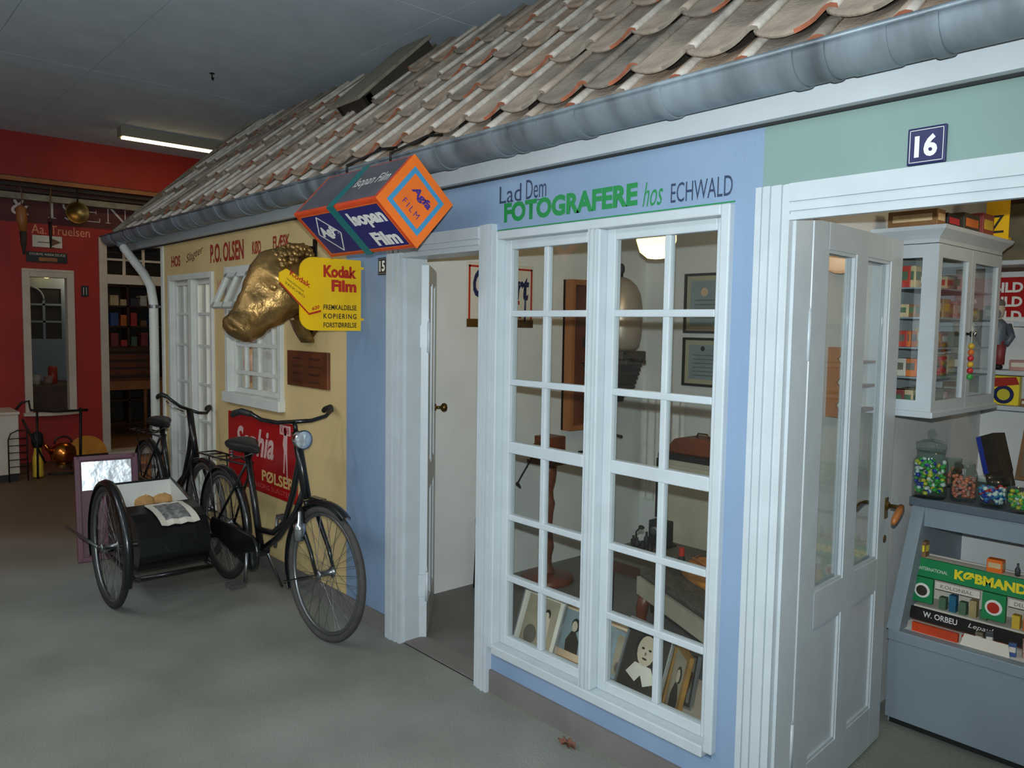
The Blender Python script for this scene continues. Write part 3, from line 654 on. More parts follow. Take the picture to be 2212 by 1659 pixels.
obj('rope', B().tube([p0, p1], .008, 6), 'letter_brown', t); obj('ring', B().tube([p1+Vector((0, .02*math.cos(a_), .02*math.sin(a_)-.02)) for a_ in [k*.7854 for k in range(8)]], .005, 6, True), 'iron', t)
obj('hook', B().tube([p1-Vector((0, 0, .04)), (p1+p2)/2, p2, p2+Vector((0, .03, .01))], [.02, .016, .01, .006], 8), 'iron', t)
t = thing('hanging_pan', 'round dark brass pan hanging in front of the letter S', 'pan', (hx_, .12, 2.9))
p0 = atx(167, 408, hx_); p1 = atx(168, 460, hx_)
obj('bowl', B().lathe([(.001, -.05), (.08, -.045), (.115, 0), (.125, .0), (.085, -.05), (.001, -.058)], p1, 22, 'X'), 'brass', t)
obj('handle', B().tube([p1+Vector((0, 0, .12)), p0], .009, 6), 'iron', t)

# ---------------------------------------------------------------- things in front of the red shop
t = thing('white_cabinet', 'plain cream cabinet on a black plinth at the left edge', 'cabinet', (-8.6, -1.0, 0))
c_ = atz(44, 1028, .05); cx, cy = c_.x, c_.y
obj('body', B().box(cx-.5, cx, cy-.7, cy, .07, .66), 'warm_white', t, bevel=.008); obj('plinth', B().box(cx-.48, cx-.01, cy-.68, cy-.01, 0, .07), 'black_matt', t)
obj('top', B().box(cx-.51, cx+.01, cy-.71, cy+.01, .66, .69), 'warm_white', t, bevel=.006)
t = thing('wire_rack', 'narrow black wire rack beside the cream cabinet', 'rack', (cx+.03, cy, 0))
b = B(); rx = cx+.04; pts = [(rx, cy-.10, .0), (rx, cy-.10, .42), (rx, cy-.08, .48), (rx, cy-.02, .51), (rx, cy+.06, .51), (rx, cy+.06, 0)]
obj('frame', B().tube(pts, .007, 6), 'iron', t)
for k in range(6): obj('rung', B().tube([(rx, cy-.10, .08+k*.07), (rx, cy+.06, .08+k*.07)], .005, 6), 'iron', t)
# low iron pump stand with kettle
ct = thing('iron_cart', 'old dark iron hand cart with long handles below the ironmonger window', 'hand cart', (-8.6, -.55, 0))
def P(u, v, x=-9.0): return atx(u, v, x)
base = [atz(40, 1040, .02), atz(172, 1035, .02)]
q = [P(82, 1040), P(172, 1036), P(168, 1024), P(105, 1026)]
obj('base_frame', B().tube([P(82, 1038), P(88, 1040), P(172, 1038), P(170, 1022), P(104, 1024)], .012, 8), 'iron', ct)
obj('base_plate', B().bbox((P(130, 1032)+Vector((0, 0, .0))), (.12, .34, .015)), 'counter_top', ct)
obj('front_post', B().tube([P(82, 1038), P(80, 890)], .011, 8), 'iron', ct)
obj('rear_post', B().tube([P(174, 1030), P(174, 880)], .014, 8), 'iron', ct)
obj('top_bar', B().tube([P(34, 885), P(46, 870), P(62, 866), P(66, 886), P(120, 889), P(190, 885)], .012, 8), 'iron', ct)
obj('strut', B().tube([P(48, 905), P(98, 1000)], .010, 8), 'iron', ct)
t = thing('copper_kettle', 'shiny round copper kettle standing on the iron cart', 'kettle', P(134, 1020, -8.95))
kc = P(137, 978, -8.95); kr = .118
obj('body', B().lathe([(.001, -kr*.92), (kr*.6, -kr*.9), (kr*.95, -kr*.45), (kr, 0), (kr*.9, kr*.5), (kr*.5, kr*.85), (kr*.3, kr*.95), (.001, kr)], kc, 28), 'copper', t)
obj('handle', B().tube([kc+Vector((0, -.08*math.cos(a_), .10+.07*math.sin(a_))) for a_ in [k*math.pi/8 for k in range(9)]], .008, 8), 'iron', t)
obj('spout', B().tube([kc+Vector((0, -.10, .02)), kc+Vector((.02, -.14, .06)), kc+Vector((.02, -.17, .11))], [.03, .02, .014], 10), 'copper', t)
obj('foot', B().lathe([(.08, 0), (.06, .03)], kc-Vector((0, 0, kr*1.2)), 20), 'brass', t)
t = thing('milk_bottle', 'slim yellow-green can with dark neck beside the copper kettle', 'can', P(80, 1030, -9.05))
bc = P(83, 1030, -9.05)
obj('body', B().lathe([(.045, 0), (.05, .02), (.05, .20), (.035, .26), (.03, .33), (.001, .34)], bc, 16), 'packet_9', t); obj('neck', B().lathe([(.04, .30), (.055, .36), (.05, .44), (.001, .47)], bc, 14), 'black_matt', t)
fp = []
fo = P(188, 980, -9.4)
for k in range(13):
    a_ = R(-5+k*190/12); fp.append((math.cos(a_)*.2, math.sin(a_)*.2))
t = thing('brass_fan', 'brass half-round fire screen leaning on the red front beside the kettle', 'fire screen', fo)
obj('screen', B().prism(fp, fo, (0, 1, 0), (-.2, 0, .98), (.012, 0, 0)), 'fan_gold', t)
obj('base', B().bbox(fo+Vector((.02, 0, -.02)), (.06, .40, .03)), 'iron', t)
for s in (-.16, .16): obj('foot', B().tube([fo+Vector((.02, s, -.03)), Vector((fo.x+.02, fo.y+s, 0))], .01, 6), 'iron', t)

# ---------------------------------------------------------------- ceiling lights
def tubelight(name, label, x, y0, y1, z=CEIL, m='tube'):
    t = thing(name, label, 'ceiling light', (x, (y0+y1)/2, z), group='fluorescent ceiling lights')
    obj('housing', B().prism([(-.07, 0), (.07, 0), (.06, -.10), (-.06, -.10)], (x, y0, z), (1, 0, 0), (0, 0, 1), (0, y1-y0, 0)), 'light_body', t)
    for y in (y0-.012, y1): obj('end_cap', B().box(x-.072, x+.072, y, y+.012, z-.105, z), 'light_body', t)
    obj('diffuser', B().box(x-.05, x+.05, y0+.02, y1-.02, z-.115, z-.10), m, t, bevel=.004)
tubelight('ceiling_light', 'fluorescent ceiling light glowing in front of the red wall', -9.05, .33, 1.45)
for k, x in enumerate((-5.4, -3.9, -2.4, -.9, 1.2)):  # out-of-view row, added to raise the ambient light
    tubelight('ceiling_light', 'added fill light tube, %s of the unseen row behind the photographer' % ORD0[k], x, -4.4, -3.1, m='tube_fill')
# ceiling hook
t = thing('ceiling_hook', 'tiny dark metal hook on the ceiling boards', 'hook', atz(458, 160, CEIL))
hp = atz(458, 158, CEIL); obj('plate', B().lathe([(.02, 0), (.02, -.006), (.008, -.01)], hp, 10), 'iron', t); obj('hook', B().tube([hp, hp-Vector((0, 0, .05)), hp+Vector((.02, 0, -.06)), hp+Vector((.03, 0, -.04))], .006, 6), 'iron', t)

# ================================================================ SIGNS AND LETTERING ON THE SHOP FRONTS
NG = 'letter_green'; ND = 'letter_dark'
def ft(s, x0, x1, z0, z1, m, par, skew=0, **k): return text(s, (x0, -.0005, z0), (x1-x0, 0, skew), (0, 0, z1-z0), m, par, **k)
ft('FOTOGRAFERE', -2.505, -1.795, 2.031, 2.112, NG, wb, bold=.045)
ft('Lad', -2.535, -2.40, 2.112, 2.183, ND, wb); ft('Dem', -2.372, -2.255, 2.113, 2.190, ND, wb)
obj('lettering', B().box(-2.36, -2.26, -.0015, 0, 2.104, 2.1075), ND, wb)
ft('hos', -1.772, -1.685, 2.022, 2.105, NG, wb, shear=.35)
ft('ECHWALD', -1.652, -1.414, 2.023, 2.088, ND, wb)
obj('lettering', B().box(-2.545, -1.404, -.0015, 0, 2.001, 2.0055), NG, wb)
ft('P.O. OLSEN', -5.73, -5.145, 2.022, 2.157, 'letter_red', wc, bold=.03)
ft('HOS', -6.55, -6.35, 2.032, 2.118, 'letter_red', wc, bold=.03); ft('Slagter', -6.22, -5.87, 2.03, 2.11, 'letter_brown', wc, skew=.06, shear=.3)
ft('KØD', -5.01, -4.875, 2.045, 2.13, 'letter_red', wc, bold=.03); ft('FLÆSK', -4.70, -4.47, 2.06, 2.14, 'letter_red', wc, bold=.03)
ft('14', -5.60, -5.54, 1.81, 1.90, 'sign_rose', wc)

def plate_y(name, label, x0, x1, z0, z1, m, edge=None, cat='sign', th=.012):
    t = thing(name, label, cat, ((x0+x1)/2, 0, z0)); obj('plate', B().box(x0, x1, -th, 0, z0, z1), m, t, bevel=.003); return t
t = plate_y('house_number', 'dark blue enamel house number 16 over the grocer doorway', -.885, -.79, 2.037, 2.132, 'number_navy')
b = B()
for a in ((-.879, -.796, 2.043, 2.0445), (-.879, -.796, 2.1245, 2.126), (-.879, -.8775, 2.043, 2.126), (-.7975, -.796, 2.043, 2.126)): b.box(a[0], a[1], -.0125, -.012, a[2], a[3])
obj('border', b, 'print_white', t); text('16', (-.866, -.012, 2.055), (.056, 0, 0), (0, 0, .057), 'print_white', t, bold=.04)
t = plate_y('house_number', 'small black house number 15 beside the photographer doorway', -3.468, -3.378, 1.852, 1.938, 'print_black')
b = B()
for a in ((-3.462, -3.384, 1.858, 1.86), (-3.462, -3.384, 1.930, 1.932), (-3.462, -3.459, 1.858, 1.932), (-3.387, -3.384, 1.858, 1.932)): b.box(a[0], a[1], -.0125, -.012, a[2], a[3])
obj('border', b, 'counter_grey', t); text('15', (-3.449, -.012, 1.868), (.052, 0, 0), (0, 0, .054), 'print_white', t, bold=.04)
t = plate_y('wooden_plaque', 'small dark brown wooden plaque below the gold head', -4.475, -3.976, 1.228, 1.438, 'plaque_wood', cat='plaque', th=.02)
for k in range(4):
    zz = 1.40-.045*k
    for xa, xb in ((-4.40, -4.27), (-4.2, -4.06)): obj('carved_line', B().box(xa, xb, -.0215, -.02, zz-.012, zz), 'wood_dark', t)
# red sausage sign
t = plate_y('sausage_sign', 'red enamel sausage sign with white script behind the bicycle', -5.41, -4.375, .495, .985, 'sign_red')
text('Sophia', (-5.28, -.012, .66), (.60, 0, .015), (0, 0, .24), 'sign_pink', t, bold=.03, shear=.3)
text('PØLSER', (-4.86, -.012, .575), (.46, 0, 0), (0, 0, .075), 'sign_cream', t, bold=.03)
text('FAABORG SLAGTERI', (-5.05, -.012, .525), (.62, 0, 0), (0, 0, .03), 'sign_rose', t)
fg = B(); fx, fz = -4.52, .70     # little chef figure carrying a placard
fg.prism([(-.03, 0), (-.018, 0), (-.004, .12), (.004, .12), (.02, -.06), (.03, -.06), (.022, .14), (.026, .22), (.03, .24), (-.02, .24), (-.035, .18), (-.02, .14)], (fx, -.012, fz-.03), (1, 0, 0), (0, 0, 1), (0, -.0012, 0))
fg.prism([(math.cos(k*.5236)*.022, math.sin(k*.5236)*.026) for k in range(12)], (fx, -.012, fz+.232), (1, 0, 0), (0, 0, 1), (0, -.0012, 0)); fg.box(fx-.075, fx+.07, -.0132, -.012, fz+.16+.05, fz+.27)
obj('figure', fg, 'sign_pink', t); text('KØB', (fx-.055, -.0135, fz+.22), (.11, 0, 0), (0, 0, .04), 'sign_red', t)

# box-shaped film sign hanging at 45 degrees
AX0, AX1 = -3.275, -2.60; cyz = Vector((0, -.382, 2.086)); hd = .1835; rot_ = R(2)
cor = [Vector((0, cyz.y+hd*math.cos(a_+rot_), cyz.z+hd*math.sin(a_+rot_))) for a_ in (math.pi, math.pi/2, 0, -math.pi/2)]   # left, top, right, bottom
Lf, Tp, Rt, Bt = cor
t = thing('film_box_sign', 'orange and blue box-shaped film sign hanging from the gutter on its edge', 'sign', (-2.94, cyz.y, 1.9))
obj('box', B().loft([[Vector((x, c.y, c.z)) for c in cor] for x in (AX0, AX1)], smooth=False), 'agfa_red', t, bevel=.01)
ux = Vector((1, 0, 0)); vv = Lf-Bt; nn = ux.cross(vv).normalized()
def face(o, u, v, a0, a1, c0, c1, m, eps, name='print', par=t, poly=None):
    n = u.cross(v).normalized(); pts = poly or [(a0, c0), (a1, c0), (a1, c1), (a0, c1)]
    return obj(name, B().prism(pts, o+n*eps, u, v, n*.0006), m, par)
o1 = Vector((AX0, Bt.y, Bt.z)); u1 = ux*(AX1-AX0)
fb = face(o1, u1, vv, .045, .975, .09, .91, 'agfa_blue', .0003, 'blue_panel')
for a0, a1, c0, c1 in ((.045, .975, .08, .095), (.045, .975, .905, .92), (.04, .046, .08, .92), (.972, .978, .08, .92)): face(o1, u1, vv, a0, a1, c0, c1, 'agfa_orange', .0008, 'border')
lz = [(.225, .17), (.40, .50), (.225, .84), (.05, .50)]
lz = [(.10, .52), (.235, .86), (.37, .50), (.235, .14)]
def line(o, u, v, p, q, wd, m, eps=.0012):
    n = u.cross(v).normalized(); a = o+u*p[0]+v*p[1]; c = o+u*q[0]+v*q[1]; d = (c-a).normalized(); s = n.cross(d)*wd/2
    return B().prism([(0, 0), (1, 0), (1, 1), (0, 1)], a-s+n*eps, c-a, s*2, n*.0006)
lb = B()
for k in range(4):
    q_ = line(o1, u1, vv, lz[k], lz[(k+1) % 4], .006, 'print_white'); lb.add(q_.v, q_.f)
obj('diamond_emblem', lb, 'print_white', t)
text('Agfa', o1+u1*.13+vv*.40, u1*.215, vv*.26, 'print_white', t, bold=.06, eps=.0014, shear=.15)
text('Isopan', o1+u1*.58+vv*.50, u1*.37, vv*.33, 'print_white', t, bold=.05, eps=.0014); text('Film', o1+u1*.66+vv*.14, u1*.27, vv*.27, 'print_white', t, bold=.05, eps=.0014)
for o_, v_ in ((o1, vv), (Vector((AX0, Lf.y, Lf.z)), Tp-Lf), (Vector((AX0, Rt.y, Rt.z)), Bt-Rt)):
    face(o_, u1, v_, .44, .525, -.01, 1.01, 'agfa_teal', .001, 'band')
# top face print
o2 = Vector((AX0, Lf.y, Lf.z)); v2 = Tp-Lf
face(o2, u1, v2, .03, .97, .06, .94, 'agfa_top', .0003, 'glossy_panel'); text('Isopan Film', o2+u1*.56+v2*.35, u1*.38, v2*.3, 'print_white', t, eps=.0012)
# end face
o3 = Vector((AX1, Lf.y, Lf.z)); u3 = Bt-Lf; v3 = Tp-Lf
obj('end_panel', B().prism([(0, 0), (1, 0), (1, 1), (0, 1)], o3, u3, v3, Vector((.004, 0, 0))), 'agfa_orange', t, bevel=.002)
o3 = o3+Vector((.004, 0, 0)); rb_ = B(); oo, ii = (.13, .87), (.205, .795)
po = [(oo[0], oo[0]), (oo[1], oo[0]), (oo[1], oo[1]), (oo[0], oo[1])]; pin = [(ii[0], ii[0]), (ii[1], ii[0]), (ii[1], ii[1]), (ii[0], ii[1])]
for k in range(4): rb_.poly([o3+u3*p[0]+v3*p[1]+Vector((.0006, 0, 0)) for p in (po[k], po[(k+1) % 4], pin[(k+1) % 4], pin[k])])
obj('border', rb_, 'agfa_light', t)
text('Agfa', o3+u3*.32+v3*.52, u3*.42, v3*.17, 'agfa_ink', t, bold=.04, shear=.2); text('FILM', o3+u3*.33+v3*.30, u3*.36, v3*.10, 'agfa_ink', t, space=1.5)
for x in (-3.13, -2.78): obj('hanger', B().tube([(x, cyz.y, Tp.z-.004), (x, cyz.y, Tp.z+.03), (x, -.20, 2.40), (x, -.12, 2.42)], .006, 6), 'iron', t)

# yellow projecting film sign
KX = -3.62; ky0, ky1, kz0, kz1 = -.362, -.018, 1.566, 1.932
t = thing('film_shield_sign', 'yellow projecting film sign with a printed box emblem beside the gold head', 'sign', (KX, -.02, kz0))
pl = []; rr = .07
for k in range(7): a_ = R(180+k*15); pl.append((ky0+rr+rr*math.cos(a_), kz0+rr+rr*math.sin(a_)))
pl += [(ky1, kz0), (ky1, kz1)]
for k in range(7): a_ = R(90+k*15); pl.append((ky0+rr+rr*math.cos(a_), kz1-rr+rr*math.sin(a_)))
obj('plate', B().prism(pl, (KX, 0, 0), (0, 1, 0), (0, 0, 1), (-.012, 0, 0)), 'kodak_yellow', t)
text('Kodak', (KX, -.235, 1.835), (0, .19, 0), (0, 0, .062), 'kodak_red', t, bold=.05); text('Film', (KX, -.190, 1.765), (0, .145, 0), (0, 0, .060), 'kodak_red', t, bold=.05)
for k, s in enumerate(('FREMKALDELSE', 'KOPIERING', 'FORSTØRRELSE')): text(s, (KX, -.235, 1.672-.045*k), (0, .19, 0), (0, 0, .026), 'print_black', t, bold=.02, space=1.25 if k == 1 else 1.05)
em = [(-.475, 1.80), (-.475, 1.845), (-.44, 1.865), (-.27, 1.775), (-.245, 1.70), (-.255, 1.66), (-.32, 1.645)]
obj('box_emblem', B().prism(em, (KX+.001, 0, 0), (0, 1, 0), (0, 0, 1), (.012, 0, 0)), 'kodak_yellow', t)
ex = KX+.0135; w_ = Vector((0, .20, -.105))
for z0_, z1_, w2_, nm in ((1.792, 1.800, Vector((0, .155, -.15)), 'kodak_red'),):
    obj('emblem_edge', B().prism([(0, 0), (1, 0), (1, 1), (0, 1)], (ex, -.475, z0_), w2_, (0, 0, .010), (.0006, 0, 0)).prism([(0, 0), (1, 0), (1, 1), (0, 1)], (ex, -.32, 1.643), (0, .065, .017), (0, 0, .010), (.0006, 0, 0)), nm, t)
text('Kodak', (ex, -.425, 1.836), (0, .11, -.062), (0, 0, .03), 'kodak_red', t, shear=.2, bold=.02); text('Verichrome', (ex, -.44, 1.812), (0, .09, -.058), (0, 0, .013), 'print_black', t); text('PANCHRO', (ex, -.445, 1.79), (0, .10, -.065), (0, 0, .014), 'print_black', t)
text('620', (ex, -.305, 1.665), (0, .04, .012), (0, 0, .018), 'kodak_red', t, bold=.03)
for z in (kz0+.06, kz1-.04): obj('wall_bracket', B().box(KX-.011, KX-.002, ky1-.004, .0, z-.006, z+.006), 'kodak_yellow', t)

# ---------------------------------------------------------------- gilded bull's head on the cream wall
HX = -4.22
t = thing('gold_bull_head', 'large gilded bull head mounted on the cream wall above the bicycle', 'sculpture', (HX, 0, 1.78))
def ring(y, z, ry_, rz_, tilt, n=20, flat=1.0, rx=None):
    # ellipse ring around an axis in the y-z plane; tilt = axis angle below -y
    out = []; ax = Vector((0, -math.cos(tilt), -math.sin(tilt))); up = Vector((0, -math.sin(tilt), math.cos(tilt)))
    for k in range(n):
        a_ = 2*math.pi*k/n; c_, s_ = math.cos(a_), math.sin(a_)
        out.append(Vector((HX, y, z)) + Vector((1, 0, 0))*ry_*c_ + up*rz_*s_*(1.0 if s_ > 0 else flat))
    return out
from mathutils import noise
sec = [(-.004, 1.76, .165, .25, .0), (-.05, 1.77, .165, .25, .12), (-.10, 1.795, .16, .245, .40), (-.15, 1.815, .165, .225, .66), (-.20, 1.79, .160, .195, .86), (-.245, 1.735, .138, .168, .95), (-.29, 1.685, .116, .145, .98),
       (-.335, 1.64, .100, .124, .98), (-.375, 1.60, .096, .110, .95), (-.41, 1.57, .102, .102, .9), (-.435, 1.552, .100, .090, .88), (-.455, 1.54, .080, .066, .86), (-.466, 1.534, .045, .036, .86), (-.469, 1.533, .012, .01, .86)]
NS = 40; sa = np.array(sec); tt = np.linspace(0, len(sec)-1, 44); rings = []
for q in tt:
    v_ = [np.interp(q, range(len(sec)), sa[:, c]) for c in range(5)]
    rg = ring(*v_[:2], v_[2], v_[3], v_[4], NS); c_ = Vector((HX, v_[0], v_[1])); out = []
    for k, p in enumerate(rg):
        d = (p-c_).normalized(); an = 2*math.pi*k/NS; amp = 0 if q < .6 else 1
        e = .010*noise.noise(p*14)+.006*noise.noise(p*34)
        for s_ in (0, math.pi):      # eye sockets and cheek bones
            da = abs((an-(s_+ (.55 if s_ == 0 else -.55))+math.pi) % (2*math.pi)-math.pi)
            e -= .030*math.exp(-(da/.30)**2-((q-5.0)/.7)**2); e += .022*math.exp(-(da/.35)**2-((q-4.2)/.5)**2)
            db = abs((an-(s_+(-.35 if s_ == 0 else .35))+math.pi) % (2*math.pi)-math.pi); e += .020*math.exp(-(db/.4)**2-((q-4.8)/1.1)**2)
            dn = abs((an-(s_+(.75 if s_ == 0 else -.75))+math.pi) % (2*math.pi)-math.pi); e -= .018*math.exp(-(dn/.25)**2-((q-10.6)/.4)**2)
        dm = abs((an+math.pi/2+math.pi) % (2*math.pi)-math.pi); e -= .012*math.exp(-((dm-.55)/.10)**2)*(1 if q > 8.5 else 0)
        out.append(p+d*e*amp)
    rings.append(out)
hb = B().loft(rings); hd_ = obj('head', hb, 'gold_paint', t)
for s in (1, -1):
    eb = B(); b0 = Vector((HX+s*.13, -.10, 1.93)); rings = []
    for f_, w_, h_ in ((0, .03, .03), (.25, .05, .035), (.55, .065, .03), (.85, .045, .02), (1, .008, .008)):
        c_ = b0 + Vector((s*.15*f_, -.01*f_, -.07*f_)); rings.append([c_ + Vector((0, w_*math.cos(2*math.pi*k/10), h_*math.sin(2*math.pi*k/10))) for k in range(10)])
    eb.loft(rings); obj('ear', eb, 'gold_paint', t)
    obj('eye', B().ell((HX+s*.118, -.272, 1.795), .026, .028, .022, 12, 8), 'gold_paint', t)
cu_ = B()
rnd = random.Random(5)
for k in range(90):
    a_ = rnd.uniform(-1.25, 1.25); f_ = rnd.uniform(-.6, 1.1); p = Vector((HX+.15*math.sin(a_), -.12-.11*f_, 2.04-.05*max(f_, 0)-.05*a_*a_)); cu_.ell(p, rnd.uniform(.014, .026), rnd.uniform(.014, .024), rnd.uniform(.014, .024), 7, 5)
obj('curls', cu_, 'gold_paint', t, kind='stuff')
obj('dewlap', B().loft([[Vector((HX+w*math.cos(2*math.pi*k/12), y+.035*math.sin(2*math.pi*k/12), z)) for k in range(12)] for y, z, w in ((-.07, 1.62, .10), (-.05, 1.56, .085), (-.03, 1.52, .075), (-.012, 1.49, .06))]), 'gold_paint', t)
obj('wall_ring', B().lathe([(.18, 0), (.20, -.012), (.17, -.03)], (HX, 0, 1.76), 28, 'Y'), 'gold_paint', t)
tb_ = thing('sign_bracket', 'small dark iron hanging hook between the gold head and the film box', 'bracket', aty(675, 530, -.02))
q_ = aty(675, 535, -.02); obj('arm', B().tube([(q_.x, 0, q_.z), (q_.x, -.10, q_.z), (q_.x, -.12, q_.z-.04)], .008, 8), 'iron', tb_); obj('plate', B().box(q_.x-.02, q_.x+.02, -.008, 0, q_.z-.05, q_.z+.05), 'iron', tb_); obj('ring', B().tube([(q_.x, -.12+.02*math.cos(k*.7854), q_.z-.06+.02*math.sin(k*.7854)) for k in range(8)], .005, 6, True), 'chrome', tb_)

# ================================================================ BICYCLES
WR = .343
def circ(c, r_, n=40, a0=0, a1=360):
    return [Vector((c[0]+r_*math.cos(R(a0+(a1-a0)*k/n)), c[1], c[2]+r_*math.sin(R(a0+(a1-a0)*k/n)))) for k in range(n+(0 if a1-a0 == 360 else 1))]
def wheel(root, name, c, tyre='rubber', r_=WR, xf=None):
    def O(n, b, m, par, **k):
        if xf: b.v = [tuple(xf @ Vector(v)) for v in b.v]
        return obj(n, b, m, par, local=True, **k)
    wv = O(name, B().tube(circ(c, r_-.018, 48), .019, 10, True), tyre, root)
    O('rim', B().tube(circ(c, r_-.043, 48), .011, 8, True), 'steel', wv)
    O('hub', B().lathe([(.012, -.05), (.026, -.045), (.026, -.038), (.014, -.034), (.014, .034), (.026, .038), (.026, .045), (.012, .05)], c, 12, 'Y'), 'steel', wv)
    sb = B()
    for k in range(36):
        a_ = 2*math.pi*k/36; s_ = 1 if k % 2 else -1; a2 = a_+(.9 if (k//2) % 2 else -.9)
        sb.tube([(c[0]+.024*math.cos(a2), c[1]+s_*.04, c[2]+.024*math.sin(a2)), (c[0]+(r_-.045)*math.cos(a_), c[1], c[2]+(r_-.045)*math.sin(a_))], .0013, 4, cap=False)
    O('spokes', sb, 'steel', wv, kind='stuff'); return wv
def guard(c, r_, a0, a1, w_=.055, n=22):
    rings = []
    for k in range(n+1):
        a_ = R(a0+(a1-a0)*k/n); rings.append([Vector((c[0]+(r_+d)*math.cos(a_), c[1]+y, c[2]+(r_+d)*math.sin(a_))) for y, d in ((-w_/2, -.018), (-w_/2*.75, .002), (0, .010), (w_/2*.75, .002), (w_/2, -.018), (w_/2*.7, -.004), (0, .006), (-w_/2*.7, -.004))])
    return B().loft(rings)
def make_bike(label, loc, rot, sport, steer, group=None, lady=True):
    """local: x forward, z up; wheels at x = 0.64 and -0.64"""
    t = thing('bicycle', label, 'bicycle', loc, rot=rot, group=group)
    def O(n, b, m, par=t, **k): return obj(n, b, m, par, local=True, **k)
    fx, rx = .64, -.64; HT, HB_ = Vector((.335, 0, 1.03)), Vector((.455, 0, .69)); BBp = Vector((-.105, 0, .295)); ST = Vector((-.27, 0, .80))
    ax = (HT-HB_).normalized(); S = Matrix.Translation(HB_) @ Matrix.Rotation(R(steer), 4, ax) @ Matrix.Translation(-HB_)
    wheel(t, 'rear_wheel', (rx, 0, WR))
    wheel(t, 'front_wheel', (fx, 0, WR), 'rubber_grey', xf=S)
    def OS(n, b, m, par=t, **k): b.v = [tuple(S @ Vector(v)) for v in b.v]; return O(n, b, m, par, **k)
    O('rear_mudguard', guard((rx, 0, WR), WR+.022, -20, 185), 'black_enamel')
    OS('front_mudguard', guard((fx, 0, WR), WR+.022, 60, 205), 'black_enamel')
    OS('mudguard_stay', B().tube([(fx, -.05, WR), (fx-.355, -.03, WR-.12)], .004, 6).tube([(fx, .05, WR), (fx-.355, .03, WR-.12)], .004, 6), 'black_enamel')
    O('mudguard_stay', B().tube([(rx, -.06, WR), (rx-.36, -.03, WR+.04)], .004, 6).tube([(rx, .06, WR), (rx-.36, .03, WR+.04)], .004, 6), 'black_enamel')
    fr = B(); fr.tube([HT, HB_], .024, 10); fr.tube([ST+Vector((-.02, 0, .05)), BBp], .020, 10)
    if lady:
        fr.tube([HT-ax*.06, HT-ax*.16+Vector((-.02, 0, 0)), Vector((.30, 0, .70)), Vector((.20, 0, .52)), Vector((.05, 0, .43)), Vector((-.14, 0, .41))], .017, 10)
        fr.tube([HB_+ax*.06, Vector((.33, 0, .60)), Vector((.12, 0, .42)), BBp], .018, 10)
    else:
        fr.tube([HT-ax*.05, ST], .014, 10); fr.tube([HB_+ax*.05, BBp], .016, 10)
    for s in (-.06, .06):
        fr.tube([ST+Vector((.01, s*.3, -.02)), (rx, s, WR)], .008, 8); fr.tube([BBp+Vector((0, s*.6, 0)), (rx, s, WR)], .009, 8)
    fr.lathe([(.026, -.04), (.026, .04)], BBp, 14, 'Y'); O('frame', fr, 'black_enamel')
    fk = B(); fk.tube([HB_-ax*.005, HB_-ax*.05], .02, 10)
    for s in (-.052, .052): fk.tube([HB_-ax*.035+Vector((0, s*.75, 0)), HB_-ax*.16+Vector((.012, s, 0)), Vector((fx-.055, s, WR+.11)), Vector((fx, s, WR))], [.013, .012, .010, .008], 8)
    OS('fork', fk, 'black_enamel')
    hs = HT+ax*(.055 if sport else .005)
    OS('stem', B().tube([HT, hs], .012, 8), 'black_enamel')
    hb_ = B(); hpts = []
    hw_ = 1 if sport else .66
    for s in (-1, 1): tl_ = 0 if sport else -.09*s; hpts.append([hs, hs+Vector((.0, s*.10*hw_, tl_*.3)), hs+Vector((.0, s*.19*hw_, .02+tl_*.6)), hs+Vector((-.02, s*.235*hw_, .05+tl_*.6)), hs+Vector((-.07, s*.262*hw_, .06+tl_*.6)), hs+Vector((-.13, s*.27*hw_, .045+tl_*.6))])
    for p in hpts: hb_.tube(p, .0115, 10)
    h = OS('handlebar', hb_, 'black_enamel')
    for p in hpts: OS('grip', B().tube([p[-3], p[-2], p[-1], p[-1]+Vector((-.02, 0, -.012))], [.015, .017, .017, .014], 10), 'black_matt', h)
    if not sport:
        OS('brake_lever', B().tube([hs+Vector((.01, -.05, -.01)), hs+Vector((.03, -.13, .03)), hs+Vector((-.02, -.16, .07))], .005, 6), 'chrome')
    if sport:
        lp = HT+Vector((.085, -.02, -.03))
        l_ = OS('headlamp', B().lathe([(.001, -.05), (.03, -.045), (.046, -.01), (.05, .02), (.052, .026)], lp, 20, 'X').tube([lp-Vector((.02, 0, .02)), HT+Vector((.03, 0, -.10))], .008, 8), 'chrome')
        OS('lens', B().lathe([(.048, .024), (.03, .034), (.001, .037)], lp, 20, 'X'), 'candy_clear', l_)
        OS('dynamo', B().lathe([(.001, -.065), (.028, -.06), (.031, -.01), (.031, .02), (.014, .032), (.011, .085), (.001, .09)], HB_+Vector((.06, -.075, -.13)), 16).tube([HB_+Vector((.055, -.06, -.15)), HB_+Vector((.01, -.045, -.15))], .007, 6), 'chrome')
        OS('horn_mount', B().bbox(HB_+Vector((.10, 0, .015)), (.11, .035, .022)), 'black_enamel')
    # saddle
    sp_ = B().tube([ST, ST+Vector((-.02, 0, .06))], .012, 8); O('seat_post', sp_, 'steel')
    sc_ = ST+Vector((-.005, 0, .075)); rg = []
    for f_, w_, z_, h_ in ((-.14, .075, .012, .05), (-.13, .10, .02, .055), (-.06, .098, .012, .055), (0, .06, .008, .045), (.08, .028, .006, .035), (.125, .022, .0, .03), (.14, .010, -.005, .015)):
        rg.append([sc_+Vector((f_, w_*math.cos(2*math.pi*k/16), z_+h_*math.sin(2*math.pi*k/16)*(1 if math.sin(2*math.pi*k/16) < 0 else .55))) for k in range(16)])
    sd = O('saddle', B().loft(rg), 'leather_black', sub=1)
